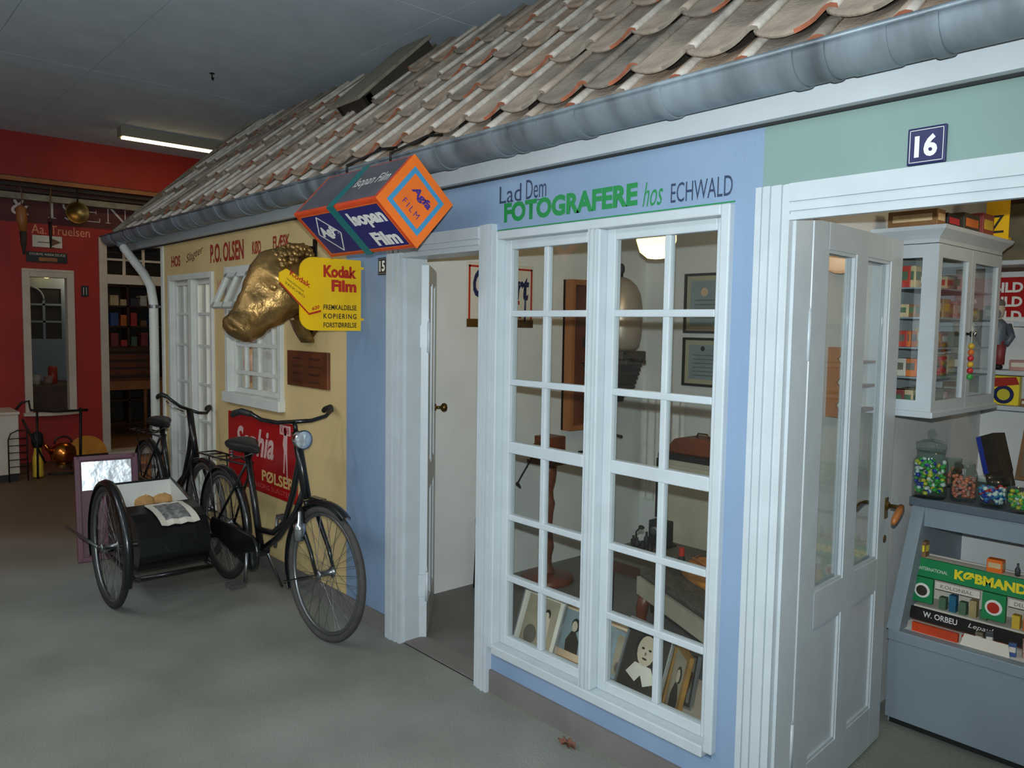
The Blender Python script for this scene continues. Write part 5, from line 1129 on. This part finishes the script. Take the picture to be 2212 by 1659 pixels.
# framed portraits leaning in the window
SZ = .166
def portrait(label, pbl, pbr, y, w, h, lean, turn, frame_m, mount_m, photo_m, style, fw=.012, mw_=.02):
    """stands on the sill at the point seen at pixel pbl; w,h size; lean back; turn about z"""
    a = aty(pbl[0], pbl[1], y)
    t = thing('framed_portrait', label, 'picture frame', (a.x, y, SZ), rot=(R(-lean), 0, R(turn)), group='framed portraits in the studio window')
    def O(n, b, m): return obj(n, b, m, t, local=True)
    b = B()
    for q in ((0, fw, 0, h), (w-fw, w, 0, h), (fw, w-fw, 0, fw), (fw, w-fw, h-fw, h)): b.box(q[0], q[1], -.008, .008, q[2], q[3])
    O('frame', b, frame_m); O('mount', B().box(fw, w-fw, 0, .005, fw, h-fw), mount_m)
    i = fw+mw_; O('photograph', B().box(i, w-i, -.001, .0, i, h-i), photo_m)
    cx, s = w/2, (w-2*i)
    def el(x, z, rx, rz, m, e): O({'photo_face': 'face', 'photo_black': 'hair', 'photo_dark': 'clothing', 'paper': 'collar', 'photo_grey': 'clothing'}[m], B().prism([(rx*math.cos(k*.3927), rz*math.sin(k*.3927)) for k in range(16)], (x, -.001-e, z), (1, 0, 0), (0, 0, 1), (0, -.0004, 0)), m)
    zf = i+(h-2*i)*.66
    if style == 'girl':
        el(cx, zf+s*.06, s*.27, s*.31, 'photo_black', .0004); el(cx, zf+s*.0, s*.21, s*.27, 'photo_face', .001); el(cx-s*.085, zf+s*.03, s*.035, s*.02, 'photo_black', .0016); el(cx+s*.085, zf+s*.03, s*.035, s*.02, 'photo_black', .0016); el(cx, zf-s*.14, s*.06, s*.018, 'photo_dark', .0016); el(cx, zf-s*.05, s*.02, s*.03, 'photo_grey', .0016); O('clothing', B().prism([(-.5, 0), (.5, 0), (.42, .36), (.2, .46), (-.2, .46), (-.42, .36)], (cx, -.0014, i), (s*.98, 0, 0), (0, 0, (h-2*i)), (0, -.0004, 0)), 'photo_dark')
        O('collar', B().prism([(-.36, .30), (-.1, .22), (0, .33), (.12, .20), (.38, .30), (.2, .47), (-.2, .47)], (cx, -.002, i), (s*.98, 0, 0), (0, 0, (h-2*i)), (0, -.0004, 0)), 'paper')
    elif style == 'lady':
        el(cx+s*.1, zf, s*.2, s*.24, 'photo_black', .0004); el(cx+s*.06, zf-s*.04, s*.13, s*.18, 'photo_face', .001)
        O('clothing', B().prism([(-.2, 0), (.4, 0), (.36, .3), (.16, .5), (-.05, .5), (-.25, .25)], (cx, -.0014, i), (s, 0, 0), (0, 0, (h-2*i)), (0, -.0004, 0)), 'photo_dark')
    else:
        el(cx+s*.2, zf+.01, s*.09, s*.11, 'photo_black', .0004); el(cx+s*.19, zf, s*.065, s*.09, 'photo_face', .001)
        O('clothing', B().prism([(.06, .1), (.34, .1), (.30, .62), (.22, .68), (.12, .62)], (cx, -.0014, i), (s, 0, 0), (0, 0, (h-2*i)), (0, -.0004, 0)), 'photo_face')
        el(cx-s*.2, i+(h-2*i)*.2, s*.2, s*.22, 'photo_grey', .0008)
    O('easel_back', B().bbox((w/2, .03, h*.35), (.05, .006, h*.7), rx=R(-10)), 'wood_dark')
    return t
portrait('white-mounted wedding portrait in a silver frame at the left of the studio window', (1103, 1440), None, .135, .265, .285, 20, 0, 'silver_frame', 'paper', 'photo_sepia', 'couple', .008, .028)
portrait('bluish portrait of a dark-haired sitter beside the silver frame', (1188, 1460), None, .21, .20, .25, 16, 0, 'gold_frame', 'beige_mount', 'photo_blue', 'lady', .008, .03)
portrait('small gold-matted portrait left of the child portrait', (1285, 1450), None, .30, .17, .21, 14, 0, 'gold_frame', 'beige_mount', 'photo_blue', 'lady', .012, .03)
portrait('small pale baby picture tucked behind the child portrait', (1308, 1490), None, .22, .15, .20, 16, 0, 'silver_frame', 'photo_blue', 'photo_sepia', 'couple', .005, .015)
portrait('large portrait of a child with a white collar in a thin pale frame', (1322, 1510), None, .15, .235, .30, 20, -6, 'silver_frame', 'photo_dark', 'photo_dark', 'girl', .005, .004)
portrait('dark portrait frame half hidden behind the gold frame', (1420, 1520), None, .25, .16, .21, 15, 0, 'silver_frame', 'photo_dark', 'photo_grey', 'lady', .008, .012)
portrait('gold-framed portrait of a lady turned sideways at the right of the studio window', (1428, 1540), None, .20, .19, .27, 12, -38, 'gold_frame', 'photo_grey', 'photo_sepia', 'lady', .022, .006)

# ================================================================ GROCER'S SHOP
PX = -1.385
lamp('grocer_light', 'POINT', (-.45, 1.0, 2.15), 4.5, (1, .82, .6), shadow_soft_size=.08)
t = thing('grocer_lamp', 'small ceiling bowl lamp inside the grocer shop', 'lamp', (-.45, 1.0, 2.4)); obj('bowl', B().lathe([(.001, -.12), (.07, -.10), (.1, -.04), (.1, 0)], (-.45, 1.0, 2.4), 18), 'globe', t); obj('rim', B().lathe([(.1, -.01), (.108, -.005), (.1, 0)], (-.45, 1.0, 2.4), 18), 'brass', t)
# counter with slanted display case
CL = -1.30; CR = 1.2
t = thing('shop_counter', 'grey-blue grocer counter with a slanted open display case', 'counter', (-.4, 1.3, 0))
obj('front_panel', B().box(CL, CR, 1.07, 1.10, .03, .395), 'counter_grey', t); obj('kick', B().box(CL+.01, CR, 1.09, 1.12, 0, .03), 'black_matt', t)
obj('ledge', B().box(CL, CR, 1.055, 1.105, .355, .40), 'counter_grey', t, bevel=.004); obj('case_floor', B().box(CL, CR, 1.10, 1.80, .39, .40), 'room_white', t)
obj('case_back', B().box(CL, CR, 1.78, 1.80, .0, .88), 'room_white', t); obj('case_side', B().prism([(1.10, .0), (1.80, .0), (1.80, .88), (1.30, .88), (1.10, .40)], (CL, 0, 0), (0, 1, 0), (0, 0, 1), (.02, 0, 0)), 'counter_grey', t)
obj('slanted_post', B().prism([(1.055, .40), (1.13, .40), (1.33, .88), (1.255, .88)], (CL-.005, 0, 0), (0, 1, 0), (0, 0, 1), (.05, 0, 0)), 'counter_grey', t)
obj('top_rail', B().box(CL, CR, 1.255, 1.30, .80, .885), 'counter_grey', t); obj('worktop', B().box(CL-.01, CR, 1.225, 1.84, .885, .92), 'counter_top', t, bevel=.004)
# toy grocer shop standing in the case
ty = 1.24; ta = aty(1972, 1200, ty); tb = aty(1968, 1330, ty); tx0 = ta.x; tz1 = ta.z; tx1 = tx0+.62; tz0 = .40
t = thing('toy_shop', 'green and white toy grocer shop in the display case', 'toy', (tx0, ty, .40))
hh = tz1-tz0
obj('back', B().box(tx0, tx1, ty+.16, ty+.17, tz0, tz1-.02), 'paper', t); obj('base', B().box(tx0, tx1, ty, ty+.17, tz0, tz0+.012), 'wood_red', t)
sg = obj('sign_board', B().box(tx0, tx1, ty-.006, ty+.006, tz1-.075, tz1), 'toy_green', t)
text('KØBMAND', (tx0+.165, ty-.006, tz1-.058), (.255, 0, 0), (0, 0, .042), 'toy_yellow', sg, bold=.05); text('INTERNATIONAL', (tx0+.03, ty-.006, tz1-.048), (.11, 0, 0), (0, 0, .014), 'print_white', sg)
for k in range(3):
    x = tx0+.005+k*.265; p = obj('pillar', B().box(x, x+.082, ty-.008, ty+.01, tz0+.085, tz1-.08), 'toy_green', t); zc = (tz0+tz1)/2
    obj('medallion', B().lathe([(.001, -.003), (.03, -.002), (.031, 0)], (x+.041, ty-.008, zc), 18, 'Y'), 'print_white', p); obj('portrait_print', B().lathe([(.001, -.0006), (.022, 0)], (x+.041, ty-.0112, zc), 14, 'Y'), ['photo_dark', 'kodak_red', 'photo_dark'][k], p)
for k in range(2):
    x = tx0+.095+k*.265; q = obj('name_strip', B().box(x, x+.165, ty-.004, ty+.004, tz1-.115, tz1-.085), 'paper', t); text(['KOLONIAL', 'DELIKATESSE'][k], (x+.02, ty-.004, tz1-.108), (.12, 0, 0), (0, 0, .015), 'photo_grey', q)
obj('counter_front', B().box(tx0, tx1, ty-.02, ty-.008, tz0+.012, tz0+.062), 'print_black', t); text('W. ORBEU', (tx0+.06, ty-.02, tz0+.03), (.13, 0, 0), (0, 0, .024), 'print_white', t, bold=.02); text('Lepaul', (tx0+.23, ty-.02, tz0+.03), (.09, 0, 0), (0, 0, .024), 'print_white', t, shear=.3)
rnd = random.Random(11)
nn_ = 0
for k in range(13):
    x = tx0+.10+.038*k
    if .262 < x-tx0 < .36: continue
    h = rnd.uniform(.03, .075); pc = rnd.randrange(14); nn_ += 1; one('toy_packet', B().box(x, x+.026, ty+.03, ty+.06, tz0+.062, tz0+.062+h).box(x-.0005, x+.0265, ty+.0295, ty+.0605, tz0+.062+h*.4, tz0+.062+h*.6), 'packet_%d' % pc, '%s %s toy packet from the left inside the toy grocer shop' % (ORD[nn_-1], CNAME[pc]), 'toy packet', 'toy packets in the toy shop')
obj('inner_shelf', B().box(tx0+.01, tx1-.01, ty+.015, ty+.16, tz0+.05, tz0+.062), 'paper', t)
def packet(name, label, x, y, z, w, d, h, m, m2=None, rz=0, cat='box', group=None):
    t = thing(name, label, cat, (x, y, z), rz, group); obj('carton', B().box(-w/2, w/2, -d/2, d/2, 0, h), m, t, local=True, bevel=.002)
    obj('printed_label', B().box(-w*.4, w*.4, -d/2-.0006, -d/2, h*.35, h*.75).box(w/2, w/2+.0006, -d*.4, d*.4, h*.35, h*.75), m2 or 'paper', t, local=True); return t
packet('paper_figure_box', 'small brown and yellow packet on the left end of the toy shop', tx0+.02, ty+.03, tz1, .05, .04, .065, 'packet_13', 'toy_yellow')
packet('orange_carton', 'small orange carton on top of the toy shop sign', tx0+.30, ty+.03, tz1, .055, .04, .05, 'agfa_orange', 'packet_2')
for o_ in ('sign_board',): pass
obj('roof', B().box(tx0, tx1, ty+.006, ty+.065, tz1-.012, tz1), 'paper', t)
for k in range(4):
    x = tx0+.375+.035*k
    one('toy_bottle', B().lathe([(.009, 0), (.01, .025), (.004, .038), (.004, .05), (.001, .05)], (x, ty+.03+.01*(k % 2), tz1), 8), 'wood_red' if k % 2 else 'packet_10', 'tiny %s bottle, %s from the left on top of the toy shop' % (['dark', 'brown'][k % 2], ORD[k]), 'toy bottle', 'bottles on the toy shop')
one('orange_label_strip', B().box(tx0+.06, tx0+.23, 1.108, 1.125, .40, .435).box(tx0+.07, tx0+.22, 1.1075, 1.108, .408, .425), 'agfa_red', 'flat orange-red packet lying in front of the toy shop', 'packet')
for k in range(10):
    x = tx0+.25+.04*k; packet('small_packet', '%s packet, %s from the left at the front of the display case' % (CNAME[(k*5) % 14], ORD[k]), x, 1.135+.02*(k % 2), .40, .026, .02, .03+.02*(k % 3), 'packet_%d' % ((k*5) % 14), None, .2*(k % 3), 'packet', 'packets at the front of the case')
one('price_card', B().prism([(0, 0), (.17, 0), (.16, .045), (.01, .045)], (tx0+.24, 1.106, .40), (1, 0, 0), (0, .3, .95), (0, .002, 0)), 'paper', 'pale price card in front of the toy shop', 'card')

# candy jars on the worktop
def jar(label, u, v, r_, h, fill_h, cols, lid, seed, z=.92, bowl=False):
    c = atz(u, v, z); t = thing('candy_jar', label, 'candy jar', (c.x, c.y, z)); rnd = random.Random(seed)
    if bowl: pr = [(r_*.35, 0), (r_*.7, .004), (r_*.95, h*.35), (r_, h*.65), (r_*.96, h), (r_*.93, h), (r_*.97, h*.65), (r_*.92, h*.35), (r_*.65, .01), (.001, .008)]
    else: pr = [(r_*.9, 0), (r_, .01), (r_, h*.72), (r_*.95, h*.78), (r_*.8, h*.86), (r_*.8, h), (r_*.76, h), (r_*.76, h*.86), (r_*.92, h*.77), (r_*.96, h*.7), (r_*.96, .012), (.001, .008)]
    obj('glass', B().lathe(pr, c, 26), 'jar_glass', t)
    sw = [B() for _ in cols]; s = r_*.16
    n = int(140 if seed == 1 else 110)
    for k in range(n):
        a_ = rnd.uniform(0, 6.283); q = (r_*.93-s)*(1 if rnd.random() < .7 else rnd.random()) * (.9 if bowl else 1); z_ = .012+s+(fill_h-2*s)*((k+rnd.random())/n)
        if bowl: q *= min(1, .45+z_/h*1.1)
        p = c+Vector((q*math.cos(a_), q*math.sin(a_), z_)); sw[k % len(cols)].ell(p, s*rnd.uniform(.8, 1.2), s, s*rnd.uniform(.7, 1), 7, 5)
    for b_, m_ in zip(sw, cols): obj('sweets', b_, m_, t, kind='stuff')
    if lid:
        l = obj('lid', B().lathe([(r_*.8, h), (r_*.86, h+.004), (r_*.86, h+.03), (r_*.5, h+.04), (r_*.2, h+.044)], c, 24), 'jar_glass', t); obj('knob', B().lathe([(.008, h+.044), (.006, h+.05), (.017, h+.062), (.017, h+.075), (.006, h+.085), (.001, h+.086)], c, 14), 'jar_glass', l)
    return t
mat('candy_green', (60, 160, 70), .25, coat=.5); mat('candy_blue', (40, 60, 160), .25, coat=.5); mat('candy_yellow', (200, 190, 60), .25, coat=.5); mat('candy_white', (216, 222, 216), .2, coat=.5); mat('candy_coral', (214, 120, 96), .35, coat=.3); mat('candy_red', (190, 40, 50), .3, coat=.4)
jar('tall lidded jar of blue and green wrapped sweets on the grocer counter', 2006, 1074, .066, .20, .155, ['candy_green', 'candy_blue', 'candy_yellow', 'candy_white', 'candy_green'], True, 1)
jar('open glass jar of coral pink drops on the grocer counter', 2080, 1082, .048, .155, .095, ['candy_coral', 'candy_coral', 'packet_11'], False, 2)
jar('glass bowl of red and blue sweets on the grocer counter', 2143, 1095, .062, .115, .075, ['candy_blue', 'candy_red', 'candy_white', 'agfa_light'], False, 3, bowl=True)
jar('glass bowl of green and yellow sweets at the right edge of the counter', 2205, 1108, .055, .095, .075, ['candy_green', 'candy_yellow', 'candy_white'], False, 4, bowl=True)
jar('small cookie jar behind the tall sweet jar', 2058, 1052, .04, .13, .08, ['bread', 'candy_coral'], False, 5)
# boxes and picture on the worktop
q = atz(2135, 1062, .92)
t = thing('blue_carton', 'tilted blue and dark picture carton behind the sweet jars', 'box', (q.x, q.y+.12, .99), rot=(0, R(-20), R(-30)))
obj('carton', B().box(-.05, .05, -.03, .03, 0, .17), 'photo_dark', t, local=True); obj('blue_side', B().box(-.051, -.05, -.031, .031, 0, .17).box(-.05, -.025, -.031, -.03, 0, .17), 'candy_blue', t, local=True); obj('stand', B().box(-.05, .05, -.025, .025, -.064, 0), 'photo_dark', t, local=True)
q = atz(2200, 1045, .92)
t = thing('picture_card', 'brown vintage picture card leaning at the right edge of the counter', 'picture', (q.x, q.y+.12, .92)); obj('card', B().prism([(0, 0), (.2, 0), (.2, .24), (.01, .25)], (q.x-.05, q.y+.12, .92), (1, 0, 0), (0, .25, .97), (0, .004, 0)), 'packet_13', t)
obj('picture', B().prism([(.02, .02), (.18, .02), (.18, .22), (.02, .23)], (q.x-.05, q.y+.119, .92), (1, 0, 0), (0, .25, .97), (0, .0005, 0)), 'packet_5', t)

# glazed wall cabinet
cx0, cx1, cy0, cy1, cz0, cz1 = PX, -1.145, .95, 1.65, 1.293, 1.967
t = thing('wall_cabinet', 'white glazed wall cabinet full of packets above the grocer counter', 'cabinet', ((cx0+cx1)/2, 1.3, cz0))
obj('back', B().box(cx0, cx0+.012, cy0, cy1, cz0, cz1), 'white_paint', t); obj('bottom', B().box(cx0, cx1+.012, cy0-.012, cy1+.012, cz0-.012, cz0+.012), 'white_paint', t, bevel=.004); obj('top', B().box(cx0, cx1, cy0, cy1, cz1-.03, cz1), 'white_paint', t)
cn = [(cx0, cy0, 0), (cx1, cy0, 0), (cx1, cy1, 0), (cx0, cy1, 0)]
def cr_(d, z): return [Vector((cx0, cy0-d, z)), Vector((cx1+d, cy0-d, z)), Vector((cx1+d, cy1+d, z)), Vector((cx0, cy1+d, z))]
obj('cornice', B().loft([cr_(.0, cz1-.015), cr_(.012, cz1+.0), cr_(.03, cz1+.018), cr_(.034, cz1+.032)], smooth=False), 'white_paint', t)
def frame_side(name, o, u, w, h, st=.035, top=.05, bot=.04, th=Vector((0, 0, 0)), panes=True):
    n = u.cross(Vector((0, 0, 1))); z = Vector((0, 0, 1)); b = B()
    for a0, a1, z0, z1 in ((0, st, 0, h), (w-st, w, 0, h), (st, w-st, 0, bot), (st, w-st, h-top, h)): b.prism([(a0, z0), (a1, z0), (a1, z1), (a0, z1)], o, u, z, n*-.02)
    f = obj(name, b, 'white_paint', t); obj('pane', B().prism([(st, bot), (w-st, bot), (w-st, h-top), (st, h-top)], o-n*.009, u, z, n*-.002), 'pane_glass', f); return f
H_ = cz1-cz0-.045
frame_side('side_frame', Vector((cx0+.012, cy0, cz0+.012)), Vector((1, 0, 0)), cx1-cx0-.012, H_, st=.055)
frame_side('side_frame', Vector((cx1, cy1, cz0+.012)), Vector((-1, 0, 0)), cx1-cx0-.012, H_, st=.055)
hw = (cy1-cy0)/2
for k in range(2):
    f = frame_side('door', Vector((cx1+.001, cy0+.002+k*hw, cz0+.012)), Vector((0, 1, 0)), hw-.004, H_, st=.038)
    obj('knob', B().lathe([(.006, 0), (.005, .01), (.012, .016), (.012, .022), (.001, .026)], (cx1+.001, cy0+hw+(.022 if k else -.022), 1.60), 10, 'X'), 'iron' if not k else 'chrome', f)
for z in (1.426, 1.54, 1.655, 1.769): obj('glass_shelf', B().box(cx0+.012, cx1-.022, cy0+.02, cy1-.02, z, z+.006), 'counter_grey', t)
rnd = random.Random(21); SHN = ['lowest', 'second', 'middle', 'fourth', 'top']
for j, z in enumerate((cz0+.0122, 1.4322, 1.5462, 1.6612, 1.7752)):
    y = cy0+.05; k = 0
    while y < cy1-.08:
        w_ = rnd.uniform(.045, .09); h_ = rnd.uniform(.05, .085); d_ = rnd.uniform(.05, .08); front = cx1-.06-rnd.uniform(0, .05)
        m1 = rnd.choice([0, 0, 1, 2, 3, 4, 5, 7, 11, 13, 10]); m2 = rnd.choice(['paper', 'packet_9', 'packet_0', 'packet_8', 'photo_grey', 'packet_4'])
        packet('grocery_packet', '%s packet, %s from the near end on the %s shelf of the wall cabinet' % (CNAME[m1], ORD[k], SHN[j]), front-d_/2, y+w_/2, z, d_, w_, h_, 'packet_%d' % m1, m2, 0, 'packet', 'packets in the wall cabinet')
        if k < 1:
            m3 = rnd.choice([0, 0, 2, 4, 7]); packet('grocery_packet', '%s packet at the back by the side pane, %s shelf of the wall cabinet' % (CNAME[m3], SHN[j]), cx0+.08, cy0+.08, z, .09, .07, h_, 'packet_%d' % m3, m2, 0, 'packet', 'packets in the wall cabinet')
        y += w_+rnd.uniform(.008, .04); k += 1
# hanging candy chain in front of the cabinet
q = atx(2097, 770, -1.105); b = thing('candy_chain', 'string of yellow and red candy capsules hanging on the cabinet door', 'candy string', q+Vector((0, 0, .12)))
for k, m_ in enumerate(('packet_9', 'packet_1', 'candy_red', 'packet_9', 'candy_red', 'candy_green')): obj('capsule', B().ell(q+Vector((0, 0, .04-.024*k)), .012, .014, .012, 10, 6), m_, b)
obj('string', B().tube([q+Vector((0, 0, .12)), q+Vector((0, 0, .04))], .0015, 5), 'paper', b)
# things on top of the cabinet
zt = cz1+.0325
for k, (y, w_, h_, m1, m2) in enumerate(((1.0, .08, .065, 'packet_13', 'packet_2'), (1.13, .13, .06, 'print_black', 'candy_red'), (1.32, .17, .08, 'photo_dark', 'packet_1'), (1.51, .13, .10, 'packet_7', 'packet_9'))):
    packet('display_carton', ['small brown carton', 'black carton with pink print', 'dark picture carton', 'red and yellow carton'][k]+' on top of the wall cabinet', -1.25, y, zt, .18, w_, h_, m1, m2)
t = thing('yellow_poster', 'upright yellow placard behind the cartons on the wall cabinet', 'placard', (-1.16, 1.62, zt)); obj('card', B().box(-1.20, -1.112, 1.60, 1.607, zt, zt+.22), 'kodak_yellow', t); text('Z', (-1.185, 1.60, zt+.03), (.055, 0, 0), (0, 0, .075), 'print_black', t); obj('foot', B().box(-1.20, -1.112, 1.607, 1.64, zt, zt+.01), 'kodak_yellow', t)
t = thing('wall_picture', 'dark olive picture hanging high in the corner of the grocer shop', 'picture', (-1.2, 2.25, 2.0)); obj('canvas', B().box(-1.36, -.7, 2.255, 2.27, 1.93, 2.25), 'packet_5', t); obj('frame', boxes([(-1.38, -.68, 2.245, 2.27, 1.91, 1.935), (-1.38, -.68, 2.245, 2.27, 2.24, 2.265), (-1.38, -1.36, 2.245, 2.27, 1.935, 2.24), (-.70, -.68, 2.245, 2.27, 1.935, 2.24)]), 'wood_dark', t)
# cone lamp and little scalloped shelf on the partition, seen through the door panes
q = atx(1812, 556, PX+.055)
t = thing('wall_sconce', 'peach cone-shaped wall lamp seen through the grocer door glass', 'lamp', (PX, q.y, q.z)); obj('shade', B().lathe([(.018, .07), (.058, -.01), (.05, -.04), (.02, -.055), (.001, -.057)], (PX+.062, q.y, q.z), 18), 'shade_peach', t); obj('arm', B().tube([(PX, q.y, q.z+.05), (PX+.06, q.y, q.z+.075)], .008, 6), 'brass', t)
a = atx(1806, 750, PX+.03); c = atx(1895, 900, PX+.03); sh0, sh1, zb, zt_ = a.y, c.y+.02, atx(1806, 900, PX+.03).z, a.z
t = thing('scalloped_shelf', 'small brown wall shelf with scalloped side seen through the grocer door glass', 'shelf', (PX, (sh0+sh1)/2, zb))
sc = [(0, 0), (.055, .0)]
n_ = 24
for k in range(n_+1): sc.append((.035+.02*abs(math.cos(3*math.pi*k/n_)), (zt_-zb)*k/n_))
sc.append((0, zt_-zb))
for y in (sh0, sh1-.012): obj('side', B().prism(sc, (PX+.001, y, zb), (1, 0, 0), (0, 0, 1), (0, .012, 0)), 'wood_orange', t)
for k in range(3): obj('shelf', B().box(PX+.001, PX+.05, sh0+.012, sh1-.012, zb+.01+k*(zt_-zb)*.36, zb+.018+k*(zt_-zb)*.36), 'wood_orange', t)
for k in range(6):
    one('shelf_tin', B().lathe([(.014, 0), (.014, .04), (.011, .045), (.001, .046)], (PX+.03, sh0+.04+(k % 3)*.045, zb+.0185+(k//3)*(zt_-zb)*.36), 10), ['packet_4', 'packet_7', 'packet_2'][k % 3], '%s tin, %s from the left on the %s board of the scalloped shelf' % (['cream', 'dark red', 'beige'][k % 3], ORD[k % 3], ['lower', 'middle'][k//3]), 'tin', 'tins on the scalloped shelf')
# shelves on the back wall
by = 2.27
for k, (z, x0, lab) in enumerate(((1.262, -1.37, 'lowest'), (1.43, -1.37, 'middle'), (1.66, -1.20, 'upper'), (1.95, -1.37, 'topmost'))):
    t = thing('wall_shelf', lab+' white shelf on the grocer back wall', 'shelf', (-.4, by, z)); obj('board', B().box(x0, 1.2, by-.22, by, z-.022, z), 'white_paint', t, bevel=.003)
    for x in (-1.0, .2): obj('bracket', B().prism([(0, 0), (-.16, 0), (0, -.10)], (x, by, z-.022), (0, 1, 0), (0, 0, 1), (.015, 0, 0)), 'white_paint', t)
t = thing('red_sign', 'red sign with rows of white block letters on the grocer back wall', 'sign', (-1.0, by-.01, 1.68)); ra = aty(2145, 600, by-.02); rc = aty(2230, 680, by-.02)
obj('plate', B().box(ra.x, -.70, by-.02, by-.012, rc.z-.01, ra.z), 'sign_red', t)
for k in range(3):
    text('BILD', (ra.x+.005, by-.02, ra.z-.075-.07*k), (.13, 0, 0), (0, 0, .05), 'print_white', t, bold=.04); text('OLB', (ra.x+.17, by-.02, ra.z-.075-.07*k), (.10, 0, 0), (0, 0, .05), 'print_white', t, bold=.04)
# bearded doll on the middle shelf
q = aty(2165, 800, by-.10); dz = 1.43
t = thing('bearded_doll', 'bearded doll in a grey jacket and dark red trousers on the back wall shelf', 'doll', (q.x-.02, by-.12, dz)); dx, dy_ = q.x-.03, by-.13; t.scale = (.8, .8, .8)
rgs = []
for z, rx_, ry_ in ((.10, .045, .035), (.16, .05, .038), (.22, .055, .04), (.27, .06, .04), (.30, .035, .03), (.315, .022, .022), (.33, .035, .035), (.365, .042, .04), (.40, .035, .035), (.415, .012, .012)): rgs.append([Vector((dx+rx_*math.cos(2*math.pi*k/14), dy_+ry_*math.sin(2*math.pi*k/14), dz+z)) for k in range(14)])
obj('body', B().loft(rgs), 'photo_face', t)
obj('jacket', B().loft([[Vector((dx+rx_*math.cos(2*math.pi*k/14), dy_+ry_*math.sin(2*math.pi*k/14), dz+z)) for k in range(14)] for z, rx_, ry_ in ((.15, .058, .045), (.22, .062, .047), (.27, .066, .046), (.305, .032, .032))]).tube([(dx-.06, dy_, dz+.27), (dx-.085, dy_-.02, dz+.2), (dx-.06, dy_-.05, dz+.15)], [.022, .02, .016], 8).tube([(dx+.06, dy_, dz+.27), (dx+.09, dy_-.02, dz+.2), (dx+.07, dy_-.05, dz+.15)], [.022, .02, .016], 8), 'counter_top', t)
obj('trousers', B().tube([(dx-.025, dy_, dz+.17), (dx-.028, dy_-.01, dz+.09), (dx-.03, dy_-.01, dz+.03)], [.036, .03, .026], 10).tube([(dx+.025, dy_, dz+.17), (dx+.028, dy_-.01, dz+.09), (dx+.03, dy_-.01, dz+.03)], [.036, .03, .026], 10), 'packet_7', t)
for s in (-1, 1): obj('boot', B().ell((dx+s*.03, dy_-.02, dz+.017), .022, .035, .017, 10, 6), 'black_matt', t)
obj('beard', B().ell((dx, dy_-.035, dz+.335), .032, .018, .035, 12, 8), 'paper_grey', t); obj('cap', B().ell((dx, dy_, dz+.40), .042, .042, .03, 12, 8), 'photo_grey', t)
packet('blue_box', 'small blue box on the middle shelf of the back wall', dx+.20, by-.10, 1.43, .07, .07, .09, 'candy_blue'); packet('pink_box', 'flat pink box beside the blue box on the back wall', dx+.13, by-.15, 1.43, .10, .06, .05, 'packet_11')
for k in range(3): packet('shelf_packet', ['brown packet', 'dark packet', 'tan packet'][k]+' on the upper shelf of the back wall', -1.08+.09*k, by-.11, 1.66, .07, .06, .06+.02*(k % 2), ['packet_13', 'packet_10', 'packet_3'][k])
q = aty(2170, 860, by-.12)
t = thing('soap_box', 'yellow and red soap powder box with dark badge on the lowest shelf', 'box', (q.x, by-.12, 1.262)); obj('carton', B().box(q.x-.065, q.x+.065, by-.14, by-.10, 1.262, 1.40), 'toy_yellow', t); obj('red_banner', B().prism([(-.06, .08), (.065, .10), (.05, .136), (-.062, .125)], (q.x, by-.1405, 1.262), (1, 0, 0), (0, 0, 1), (0, -.0006, 0)), 'kodak_red', t)
obj('badge', B().lathe([(.001, -.0006), (.045, 0)], (q.x, by-.1405, 1.31), 18, 'Y'), 'number_navy', t); obj('badge_centre', B().lathe([(.001, -.0006), (.028, 0)], (q.x, by-.1412, 1.31), 16, 'Y'), 'candy_yellow', t)
for k in range(3): packet('shelf_packet', ['small brown packet', 'small green packet', 'small beige packet'][k]+' at the front of the lowest back shelf', q.x+.11+.08*k, by-.16, 1.262, .05, .04, .035, ['packet_13', 'packet_8', 'packet_2'][k])
